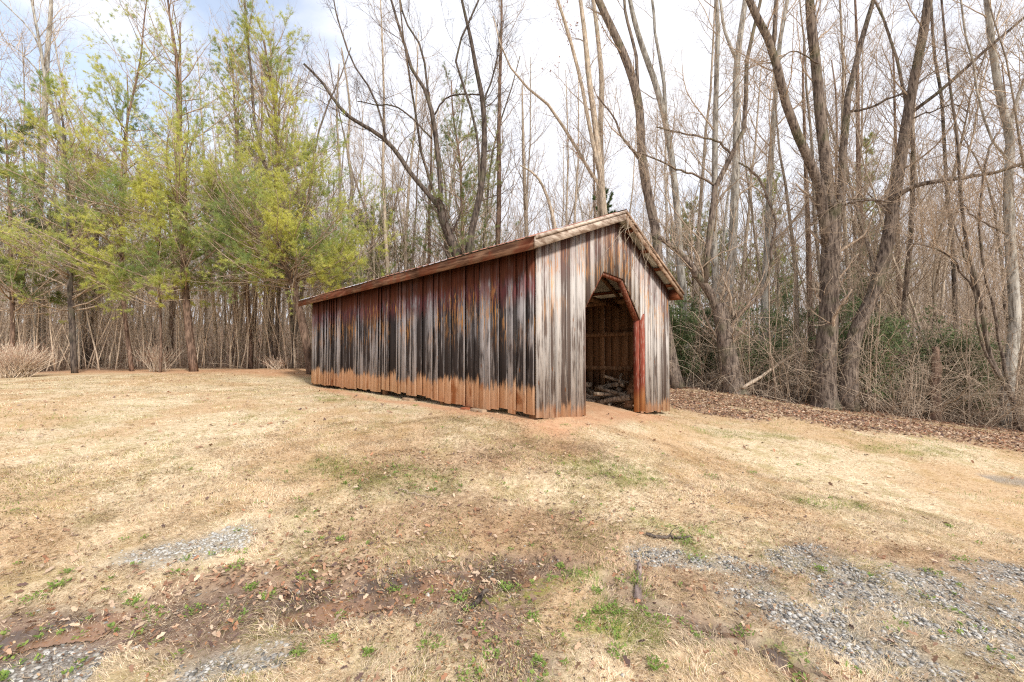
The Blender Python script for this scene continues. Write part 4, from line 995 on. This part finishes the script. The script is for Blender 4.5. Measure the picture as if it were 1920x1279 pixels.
stems('sapling_thicket', 260, 2050, 3600, .1, 10, 3, 9, .016, .04, M_TWIG, 206, 1.2, label='thicket of brown saplings continuing the wood edge far to the right', cat='saplings')
stems('far_woods', 2300, -1500, 3300, 16, 60, 8, 17, .03, .09, M_WOODS, 203, 1.0, label='far bare wood closing the view behind all nearer trees', cat='woods')

# brushy undergrowth: arching tangled canes
def tangle(name, n, px0, px1, dmin, dmax, ln, mat, seed, label, cat, zmax=1.2, kids=6, rr=.007):
    rng = np.random.default_rng(seed); px = rng.uniform(px0, px1, n); e = np.interp(px, EX, ED); dep = e + dmin + (dmax - dmin) * rng.random(n) ** 1.3; x = (px - CX) / F * dep
    ok = ~((px > 560) & (px < 1262) & (dep < 17.8)); x = x[ok]; dep = dep[ok]; n = len(x)
    z = H(x, dep); az = rng.uniform(0, 6.28, n); el = rng.uniform(.5, 1.5, n); d = np.c_[np.cos(az) * np.cos(el), np.sin(az) * np.cos(el), np.sin(el)]
    pts = [np.c_[x, dep, z]]; L_ = ln * rng.uniform(.5, 1.3, n)
    for k in range(9): d = unit(d + rng.normal(0, .17, (n, 3)) + np.array([0, 0, -.06 - .015 * k])); pts.append(pts[-1] + d * (L_ / 9)[:, None])
    P = np.stack(pts, 1); Rr = rr * rng.uniform(.6, 1.5, n)[:, None] * np.linspace(1, .35, 10)[None]
    m = MB(); sweep(m, P, Rr, 3); P1, R1 = grow(rng, P, Rr, kids, .1, .98, .9, .35, 6, -.02, .28, .6, .003); sweep(m, P1, R1, 3)
    P2, R2 = grow(rng, P1, R1, 3, .2, .98, .9, .5, 4, 0, .3, .7, .0025); sweep(m, P2, R2, 3)
    o = m.build(name, mat, None, True); tag(o, label, cat, None, 'stuff')
tangle('brush_tangle', 1200, 1262, 2060, .3, 9, 3.4, M_TWIGP, 304, 'pale dead canes and briars arching under the trees right of the shed', 'underbrush')
tangle('brush_tangle', 1200, 1262, 2060, .3, 9, 3.4, M_TWIG, 301, 'tangled brown canes and vines under the trees right of the shed', 'underbrush')
tangle('brush_tangle', 700, -150, 640, .4, 10, 2.0, M_TWIGP, 302, 'low tangle of pale dead canes under the trees left of the shed', 'underbrush', kids=4)
tangle('brush_tangle', 2600, -400, 2300, 9, 36, 5.0, M_TWIG, 303, 'brown understory twigs deep in the wood behind everything', 'underbrush', kids=5, rr=.016)

# evergreen shrubs on the right
def shrub(label, px, py, d, h, w, seed, cA=np.array([.09, .145, .06]), cB=np.array([.29, .36, .17]), dens=1.0):
    rng = np.random.default_rng(seed); b = P3(px, py, d); b[2] = h1(b[0], b[1]); root = empty('evergreen_shrub', b); tag(root, label, 'shrub')
    P = []
    for k in range(7):
        a = rng.uniform(0, 6.28); e = np.array([math.cos(a) * w * .5 * rng.random(), math.sin(a) * w * .5 * rng.random(), h * rng.uniform(.7, 1)])
        P.append(resample(np.array([[0, 0, -.05], e * [.4, .4, .5] + rng.normal(0, .08, 3), e]), 8))
    P = np.stack(P); Rr = np.full((7, 8), 1.0) * np.linspace(.02, .006, 8)
    P1, R1 = grow(rng, P, Rr, 8, .15, .98, .9, 0, 6, .04, .15, .6, .004, labs=w * .45); P2, R2 = grow(rng, P1, R1, 4, .2, 1, .8, .5, 4, .05, .2, .6, .003)
    m = MB(); sweep(m, P, Rr, 4); sweep(m, P1, R1, 3); sweep(m, P2, R2, 3); m.build('stems', M_TWIG, root, True)
    m = MB(); C = np.concatenate([P2[:, 1], P2[:, 2], P2[:, 3], P1[:, 4]]); C = C[fbm(C[:, 0], C[:, 2], 3.0, 2, seed) > .36]; C = C[rng.random(len(C)) < dens]
    leaf_cloud(m, C, 13, .10, .095, rng, cA, cB); m.build('foliage', M_LEAF, root)
for i, a in enumerate([('glossy green shrub just behind the right corner of the shed', 1283, 720, 14.3, 2.6, 1.3), ('green leafy shrub right of the stout forking trunk', 1418, 735, 13.6, 2.3, 1.7),
                       ('tall olive green shrub behind the fallen pale branch', 1475, 720, 15.5, 3.6, 2.4), ('green leaves between the three stemmed tree and the leaning trunk', 1580, 740, 13.2, 2.8, 1.6),
                       ('pale green leafy shrub right of the leaning trunk', 1650, 770, 12.2, 2.6, 1.7), ('grey green spreading shrub behind the dead reddish snag', 1745, 760, 12.5, 2.6, 2.2),
                       ('bright green leafy shrub left of the right edge trunk', 1815, 780, 12.0, 2.2, 1.6), ('tall sparse green shrub high behind the leaning trunk', 1620, 720, 15.8, 5.0, 2.0),
                       ('low green shrub left of the stout forking trunk', 1320, 725, 15.2, 2.6, 1.4)]):
    shrub(a[0], a[1], a[2], a[3] - .7, a[4] * 1.15, a[5], 400 + i, dens=.85)

# leafless multi-stem shrubs on the left lawn edge
def bare_shrub(label, px, py, d, h, w, n, seed, red=True):
    rng = np.random.default_rng(seed); b = P3(px, py, d); b[2] = h1(b[0], b[1]); root = empty('bare_shrub', b); tag(root, label, 'shrub')
    az = rng.uniform(0, 6.28, n); el = rng.uniform(.55, 1.5, n); L_ = np.minimum(h / np.maximum(np.sin(el), .5), w) * rng.uniform(.6, 1.05, n); dd = np.c_[np.cos(az) * np.cos(el), np.sin(az) * np.cos(el), np.sin(el)]
    pts = [np.c_[rng.normal(0, .14, (n, 2)), np.full(n, -.03)]]
    for k in range(6): dd = unit(dd + rng.normal(0, .08, (n, 3)) + [0, 0, .03]); pts.append(pts[-1] + dd * (L_ / 6)[:, None])
    P = np.stack(pts, 1); Rr = rng.uniform(.006, .013, n)[:, None] * np.linspace(1, .4, 7)[None]; m = MB(); sweep(m, P, Rr, 4); P1, R1 = grow(rng, P, Rr, 6, .3, 1, .6, .35, 5, .08, .15, .6, .003); sweep(m, P1, R1, 3)
    m.build('stems', M_TWIGP, root, True)
    if red:
        m = MB(); P2, R2 = grow(rng, P1, R1, 4, .4, 1, .5, .5, 4, .1, .15, .7, .003); sweep(m, P2, R2, 3); g = bpy.data.materials.get('red_twig') or bark('red_twig', (.30, .11, .06), (.62, .28, .16), 0, 1, .1); m.build('twig_tips', g, root, True)
bare_shrub('large leafless straw coloured shrub at the left edge of the lawn', 28, 706, 13.2, 1.1, 1.35, 230, 501)
bare_shrub('small fan shaped leafless shrub standing between two trunks on the lawn edge', 295, 694, 15.4, 1.1, 1.2, 60, 502)
bare_shrub('low reddish leafless shrub near the left end of the shed', 520, 694, 16.6, .5, .8, 50, 503)
bare_shrub('arching brown canes rising beside the dead snag', 1700, 786, 10.9, 1.7, 3.0, 26, 505, False)

# fallen pale branch
def limb(name, label, cat, pts, w, mat, seed, kids=0):
    rng = np.random.default_rng(seed); q = np.array(pts); r = resample(np.c_[q, np.interp(np.linspace(0, 1, len(q)), np.linspace(0, 1, len(w)), w)], 14, 0); r[:, :3] += rng.normal(0, .006, (14, 3))
    m = MB(); org = r[0, :3].copy(); sweep(m, r[None, :, :3], r[None, :, 3], 7, rng=rng, rough=.2)
    if kids: a, b = grow(rng, r[None, :, :3], r[None, :, 3], kids, .2, 1, .7, .3, 6, .02, .2, .5, .003); sweep(m, a, b, 3)
    o = m.build(name, mat, None, True, org); o.location = org; tag(o, label, cat)
limb('fallen_branch', 'pale barkless fallen branch leaning in the brush right of the stout forking tree', 'branch', [P3(1392, 728, 12.0), P3(1435, 700, 12.1), P3(1492, 664, 12.3), P3(1540, 655, 12.6)], [.05, .035, .015], M_TWIGP, 61, 3)
def gp(px, py, up=.02):
    g = gpt(px, py); return np.array([g[0], g[1], h1(g[0], g[1]) + up])
limb('fallen_stick', 'dark wet stick lying in the green patch above the gravel', 'stick', [gp(1212, 1012), gp(1250, 1017), gp(1300, 1014)], [.014, .011, .007], M_BARKD, 62, 3)
limb('fallen_stick', 'thin pale twig lying on the straw grass below the shed front', 'stick', [gp(745, 922), gp(780, 932), gp(818, 943)], [.006, .005, .004], M_TWIG, 63, 2)
limb('fallen_stick', 'short dark curled stick at the edge of the mud', 'stick', [gp(885, 1138), gp(900, 1120), gp(912, 1108)], [.012, .014, .008], M_BARKD, 64, 2)
a = gp(1198, 1066, .035); b = gp(1196, 1119, .02); m = MB(); V = np.array([[-.022, 0, 0], [.022, 0, 0], [.018, 1, 0], [.0, 1.12, 0], [-.012, 1, 0]])
ax = a - b; ln = np.linalg.norm(ax); sd_ = unit(np.cross(ax, [0, 0, 1.]))
pts = np.array([b + sd_ * p[0] + ax * p[1] * .9 for p in V]); V2 = np.vstack([pts, pts - [0, 0, .018]])
o = mk('wood_scrap', V2 - b, [[0, 5, 6, 1], [1, 6, 7, 2], [2, 7, 8, 3], [3, 8, 9, 4], [4, 9, 5, 0]], [[0, 1, 2], [0, 2, 4], [2, 3, 4], [5, 7, 6], [5, 9, 7], [7, 9, 8]], plainwood('scrap_grey', (.16, .12, .11), (.36, .28, .25), 20, 3, 20)); o.location = b
tag(o, 'pointed weathered wood scrap standing out of the muddy rut', 'wood scrap')

# dead vine at the gable peak
def vine():
    rng = np.random.default_rng(71); root = empty('dead_vine', s2w(RIDGE_T + .2, -.2, 3.4)); org = np.array(root.location); tag(root, 'pale dead vine dangling from the gable peak of the shed', 'vine')
    S = np.array([s2w(t, -OH - .06, float(EAVE + SL * (WID - t + SO)) - rng.uniform(.03, .15)) for t in rng.uniform(RIDGE_T + .02, RIDGE_T + .6, 15)]); n = len(S)
    d = np.c_[rng.normal(0, .4, n), rng.normal(0, .3, n), rng.normal(.1, .4, n)]; pts = [S]; L_ = rng.uniform(.4, 1.15, n)
    for k in range(9): d = unit(d + rng.normal(0, .3, (n, 3)) + [0, 0, -.38]); pts.append(pts[-1] + d * (L_ / 9)[:, None])
    P = np.stack(pts, 1)
    # keep strands outside the wall plane
    nrm_ = np.array([-math.sin(TH), math.cos(TH)]); dd = ((P[..., 0] - SH[0]) * nrm_[0] + (P[..., 1] - SH[1]) * nrm_[1]); ex = np.maximum(dd + .07, 0)
    P[..., 0] -= ex * nrm_[0]; P[..., 1] -= ex * nrm_[1]
    Rr = rng.uniform(.003, .0055, n)[:, None] * np.linspace(1, .5, 10)[None]; m = MB(); sweep(m, P - org, Rr, 4); a, b = grow(rng, P - org, Rr, 3, .2, 1, .8, .3, 5, -.1, .25, .6, .002); sweep(m, a, b, 3); m.build('strands', M_TWIGP, root, True)
vine()
#@@GROUNDCOVER
# ---------------------------------------------------------------- ground cover
def polar(n, r0, r1, rng, pw=1.0, half=62):
    r = r0 + (r1 - r0) * rng.random(n) ** pw; a = R(half) * (rng.random(n) * 2 - 1); return r * np.sin(a), r * np.cos(a), r
def in_shed(x, y, m=0.0):
    c, n = math.cos(TH), math.sin(TH); dx = x - SH[0]; dy = y - SH[1]; t = c * dx + n * dy; s = -n * dx + c * dy
    return (t > -m) & (t < WID + m) & (s > -m) & (s < LEN + m)
def blades(name, n, r0, r1, seed, hl, wd, label, green=False, pw=1.0, x=None, y=None, coarse=False):
    rng = np.random.default_rng(seed)
    if x is None: x, y, r = polar(n, r0, r1, rng, pw)
    r = np.hypot(x, y)
    M = masks(x, y); gr, mu, cl, le, th, ge, mo, fl = M
    pr = (1 - .93 * gr * sstep(.36, .58, fbm(x, y, 5.0, 4, 808, .65))) * (1 - .62 * mu) * (1 - .9 * cl) * (1 - .75 * le) * (1 - fl) * (.35 + .9 * sstep(.25, .6, fbm(x, y, 3.3, 3, 77)))
    if green: pr = (ge * np.where(r > 3.6, .22, .8) + .10 * sstep(.56, .68, fbm(x, y, 1.7, 4, 88))) * (1 - .8 * gr) * (1 - fl) * (1 - .7 * mu)
    if coarse: pr = sstep(.50, .60, fbm(x, y, 4.5, 3, 314, .6)) * (1 - .8 * gr) * (1 - .45 * mu) * (1 - fl) * (1 - .3 * le)
    ok = (rng.random(len(x)) < pr) & ~in_shed(x, y, .02); x = x[ok]; y = y[ok]; r = r[ok]; M = [m[ok] for m in M]; k = len(x)
    z = Hm(x, y, M) - .004; th = M[4]; ge = M[5]
    ln = hl * rng.uniform(.45, 1.2, k) * (.7 + .6 * fbm(x, y, 2.0, 2, 66)); w = wd * (.7 + .10 * r) * rng.uniform(.6, 1.3, k)
    fld = 6.28 * 1.5 * fbm(x, y, 2.4, 2, 91) + rng.normal(0, .9, k)
    el = rng.uniform(.05, .95, k) if not green else rng.uniform(.5, 1.4, k)
    d = np.c_[np.cos(fld) * np.cos(el), np.sin(fld) * np.cos(el), np.sin(el)]; s = unit(np.c_[-np.sin(fld), np.cos(fld), rng.normal(0, .3, k)])
    p0 = np.c_[x, y, z]; p1 = p0 + d * (ln * .5)[:, None]; d2 = unit(d + np.c_[rng.normal(0, .3, (k, 2)), -.35 - .3 * rng.random(k)]); p2 = p1 + d2 * (ln * .5)[:, None]
    p2[:, 2] = np.maximum(p2[:, 2], z + .006)
    sw_ = s * (w / 2)[:, None]
    V = np.stack([p0 - sw_, p0 + sw_, p1 + sw_ * .8, p1 - sw_ * .8, p2], 1).reshape(-1, 3); b = np.arange(k)[:, None] * 5
    Q = b + np.array([[0, 1, 2, 3]]); T3 = b + np.array([[3, 2, 4]])
    a = rng.random((k, 1)); lt = np.array([.88, .725, .525]); dk = np.array([.50, .365, .235]); c = lt * (1 - a ** 1.5) + dk * a ** 1.5
    br = fbm(x, y, .9, 4, 55)[:, None]; c = c * (1 - .6 * sstep(.44, .66, br)) + np.array([.57, .42, .26]) * .6 * sstep(.44, .66, br)
    c = c * (1 - .5 * th[:, None]) + np.array([.42, .26, .16]) * .5 * th[:, None]
    og = (rng.random(k) < (.06 + .5 * M[5] + .28 * sstep(.5, .64, fbm(x, y, 1.4, 3, 44))))[:, None]
    c = np.where(og, np.array([.33, .31, .10]) * (.7 + .6 * a), c)
    if coarse: c = c * rng.choice([1.1, .95, .7, .4], (k, 1), p=[.4, .3, .2, .1])
    if green: c = np.array([.20, .30, .05]) * (1 - a) + np.array([.10, .19, .035]) * a
    c = c * rng.uniform(.82, 1.15, (k, 1)) * (.62 + .76 * fbm(x, y, 5.5, 3, 123, .7))[:, None] * np.where(rng.random((k, 1)) < .16, .55, 1.06)
    o = mk(name, V, Q, T3, M_GRASS, None, {'col': np.repeat(c, 5, 0)}); tag(o, label, 'grass', None, 'stuff')
blades('dormant_grass', 620000, 1.5, 6.5, 601, .055, .0021, 'dry straw coloured dormant lawn grass in the foreground', pw=.85)
blades('dormant_grass', 480000, 6.0, 19, 602, .055, .0026, 'dry straw coloured lawn stretching back to the shed and woods', pw=.9)
blades('coarse_grass', 90000, 1.5, 5.5, 604, .085, .003, 'coarse matted tufts of dead grass in the near foreground', coarse=True)
blades('green_grass', 300000, 1.5, 12, 603, .06, .003, 'scattered sprigs of fresh green grass in the dry lawn', True)

# low weeds rosettes in the mud and gravel
def weeds():
    rng = np.random.default_rng(611); pts = [(810, 1215, .05), (1130, 1150, .05), (1200, 1140, .06), (1120, 1118, .05), (1240, 1175, .05), (1390, 1180, .05), (1050, 1060, .04), (1300, 1045, .09), (880, 1270, .06), (640, 1150, .04), (1160, 1225, .04), (1095, 1180, .05),
           (1280, 1020, .09), (1010, 1235, .03), (1230, 1255, .05), (690, 1240, .03), (560, 1230, .03), (1810, 1055, .05), (1780, 990, .03), (1500, 875, .05), (1335, 895, .06), (640, 1020, .03), (1410, 890, .04), (1495, 765, .05), (780, 762, .06), (1540, 1070, .03), (1750, 1075, .05), (470, 1100, .03), (1060, 800, .05),
           (440, 1080, .05), (505, 1110, .05), (60, 1130, .06), (110, 1105, .05), (360, 1140, .05), (575, 1090, .04), (740, 1100, .05), (250, 1130, .04), (860, 1125, .04), (950, 1100, .04), (1000, 1165, .05), (920, 1225, .04), (620, 1215, .04)]
    V = []; Cc = []; pts = [(gp(a, b, .005), s * rng.uniform(.5, 1.0), 60) for a, b, s in pts]
    x, y, r_ = polar(5200, 1.6, 6, rng); M = masks(x, y); z = Hm(x, y, M); q_ = rng.random(len(x)); ok = q_ < .015 + .35 * M[5] + .3 * M[6] + .08 * M[1] + .14 * sstep(.5, .66, fbm(x, y, 1.2, 3, 931)) * (r_ < 4.5)
    pts += [(np.array([a, b, h + .004]), rng.uniform(.008, .026), 13) for a, b, h in zip(x[ok], y[ok], z[ok])]
    for (c, s, n) in pts:
        for k in range(n):
            a = rng.uniform(0, 6.28); rr = s * 1.5 * math.sqrt(rng.random()); q = c + [math.cos(a) * rr, math.sin(a) * rr, rng.uniform(0, .02)]; a2 = rng.uniform(0, 6.28); el = rng.uniform(.1, .9); d = np.array([math.cos(a2) * math.cos(el), math.sin(a2) * math.cos(el), math.sin(el)]); l = rng.uniform(.010, .026); sd2 = unit(np.cross(d, [0, 0, 1.])) * l * .3
            V += [q, q + d * l * .5 + sd2, q + d * l, q + d * l * .5 - sd2]; f = rng.random(); col = np.array([.14, .24, .05]) * (1 - f) + np.array([.33, .42, .10]) * f; Cc += [col] * 4
    o = mk('weeds', np.array(V), np.arange(len(V)).reshape(-1, 4), None, M_LEAF, None, {'col': np.array(Cc)}); tag(o, 'small clumps of fresh green weeds around the mud and gravel', 'weeds', None, 'stuff')
weeds()

def leaves(name, x, y, size, seed, label, pal):
    rng = np.random.default_rng(seed); k = len(x); M = masks(x, y); z = Hm(x, y, M) + rng.uniform(.002, .022, k)
    a = rng.uniform(0, 6.28, k); nz = unit(np.c_[rng.normal(0, .45, (k, 2)), np.ones(k)]); u = unit(np.cross(nz, np.c_[np.cos(a), np.sin(a), np.zeros(k)])); v = np.cross(nz, u)
    L_ = size * rng.uniform(.5, 1.25, k)[:, None]; c = np.c_[x, y, z]; curl = rng.uniform(-.05, .35, k)[:, None] * L_
    tpl = [(-.5, 0, 0), (-.2, .22, .8), (.0, .14, .4), (.2, .26, .9), (.5, 0, .3), (.2, -.24, .8), (.0, -.15, .4), (-.2, -.2, .8)]
    V = np.stack([c + u * L_ * p + v * L_ * q * (1 + 0 * L_) + nz * curl * r_ for p, q, r_ in tpl], 1).reshape(-1, 3); b = np.arange(k)[:, None] * 8
    T3 = (b[:, :, None] + np.array([[0, 1, 7], [1, 2, 6], [1, 6, 7], [2, 3, 5], [2, 5, 6], [3, 4, 5]])[None]).reshape(-1, 3)
    i = rng.integers(0, len(pal), k); col = np.array(pal)[i] * rng.uniform(.7, 1.3, (k, 1))
    o = mk(name, V, None, T3, M_DEAD, None, {'col': np.repeat(col, 8, 0)}); tag(o, label, 'dead leaves', None, 'stuff')
PAL = [(.34, .20, .13), (.46, .30, .20), (.26, .15, .10), (.58, .43, .30), (.16, .10, .085), (.38, .19, .11), (.5, .37, .27)]
rl = np.random.default_rng(700)
x, y, r = polar(140000, 1.6, 5, rl); M = masks(x, y); ok = rl.random(len(x)) < (M[3] * .13 + .009 + .02 * M[4] + .010 * M[1] + .022 * (seg_d(x, y, [gpt(-60, 1130), gpt(300, 1100), gpt(800, 1060)]) < .5)) * (1 - .7 * M[0]) + .025 * (seg_d(x, y, [gpt(0, 1130), gpt(300, 1110), gpt(700, 1075)]) < .22 * fbm(x, y, 3, 2, 9) * 2); x = x[ok]; y = y[ok]
leaves('leaf_litter', x, y, .045, 701, 'curled brown fallen leaves strewn over the foreground grass and mud', PAL)
x, y, r = polar(90000, 1.5, 7, rl, 1.1); M = masks(x, y); ok = rl.random(len(x)) < (.10 + .55 * sstep(.47, .64, fbm(x, y, 1.3, 4, 771)) + .3 * M[4] + .25 * M[1]) * (1 - .6 * M[0]); x = x[ok]; y = y[ok]
leaves('leaf_crumbs', x, y, .019, 703, 'small brown crumbs of dead leaf and thatch caught in the foreground grass', [(.26, .15, .09), (.16, .095, .065), (.40, .27, .16), (.10, .07, .055), (.48, .33, .2), (.30, .15, .07)])
x, y, r = polar(260000, 6, 18, rl); M = masks(x, y); ok = (rl.random(len(x)) < (M[3] * .55 + .35 * sstep(-.6, .5, woods(x, y)) * (x > 2) + .12 * M[7] + .004)) & ~in_shed(x, y, .0); x = x[ok]; y = y[ok]
leaves('leaf_litter', x, y, .075, 702, 'red brown leaf litter banked along the edge of the wood', PAL)

def gravel():
    rng = np.random.default_rng(800); x, y, r = polar(300000, 1.5, 8, rng); M = masks(x, y); ok = rng.random(len(x)) < (sstep(.35, .9, M[0]) * .55 * (.15 + .85 * sstep(.32, .52, fbm(x, y, 5.0, 4, 808, .65))) * 1.2 + .02 * M[1] + .0005); x = x[ok]; y = y[ok]; M = [m[ok] for m in M]; k = len(x); r = np.hypot(x, y)
    z = Hm(x, y, M); p = (1 + 5 ** .5) / 2
    ic = unit(np.array([(-1, p, 0), (1, p, 0), (-1, -p, 0), (1, -p, 0), (0, -1, p), (0, 1, p), (0, -1, -p), (0, 1, -p), (p, 0, -1), (p, 0, 1), (-p, 0, -1), (-p, 0, 1)]))
    f = np.array([(0, 11, 5), (0, 5, 1), (0, 1, 7), (0, 7, 10), (0, 10, 11), (1, 5, 9), (5, 11, 4), (11, 10, 2), (10, 7, 6), (7, 1, 8), (3, 9, 4), (3, 4, 2), (3, 2, 6), (3, 6, 8), (3, 8, 9), (4, 9, 5), (2, 4, 11), (6, 2, 10), (8, 6, 7), (9, 8, 1)])
    s = .004 + .0125 * rng.random(k) ** 2.4; sc3 = np.stack([s * rng.uniform(.8, 1.4, k), s * rng.uniform(.6, 1.0, k), s * rng.uniform(.35, .7, k)], -1)
    V = ic[None] * (1 + rng.uniform(-.48, .38, (k, 12, 1))) * sc3[:, None]; a = rng.uniform(0, 6.28, k); ca, sa = np.cos(a)[:, None], np.sin(a)[:, None]
    V = np.stack([V[..., 0] * ca - V[..., 1] * sa, V[..., 0] * sa + V[..., 1] * ca, V[..., 2]], -1) + np.c_[x, y, z + s * .2][:, None]
    T3 = (np.arange(k)[:, None, None] * 12 + f[None]).reshape(-1, 3)
    g = rng.uniform(.09, .44, (k, 1)); col = np.where(rng.random((k, 1)) < .10, np.array([.5, .48, .45]), g * np.array([1.06, 1.0, .92])); 
    left = (x < -1.0)[:, None] & (y > 2.7)[:, None]; col = np.where(left, col * .4 + np.array([.30, .29, .27]), col)
    o = mk('gravel', V.reshape(-1, 3), None, T3, M_STONE, None, {'col': np.repeat(col, 12, 0)}); tag(o, 'grey crushed stone gravel showing through the thin grass', 'gravel', None, 'stuff')
gravel()
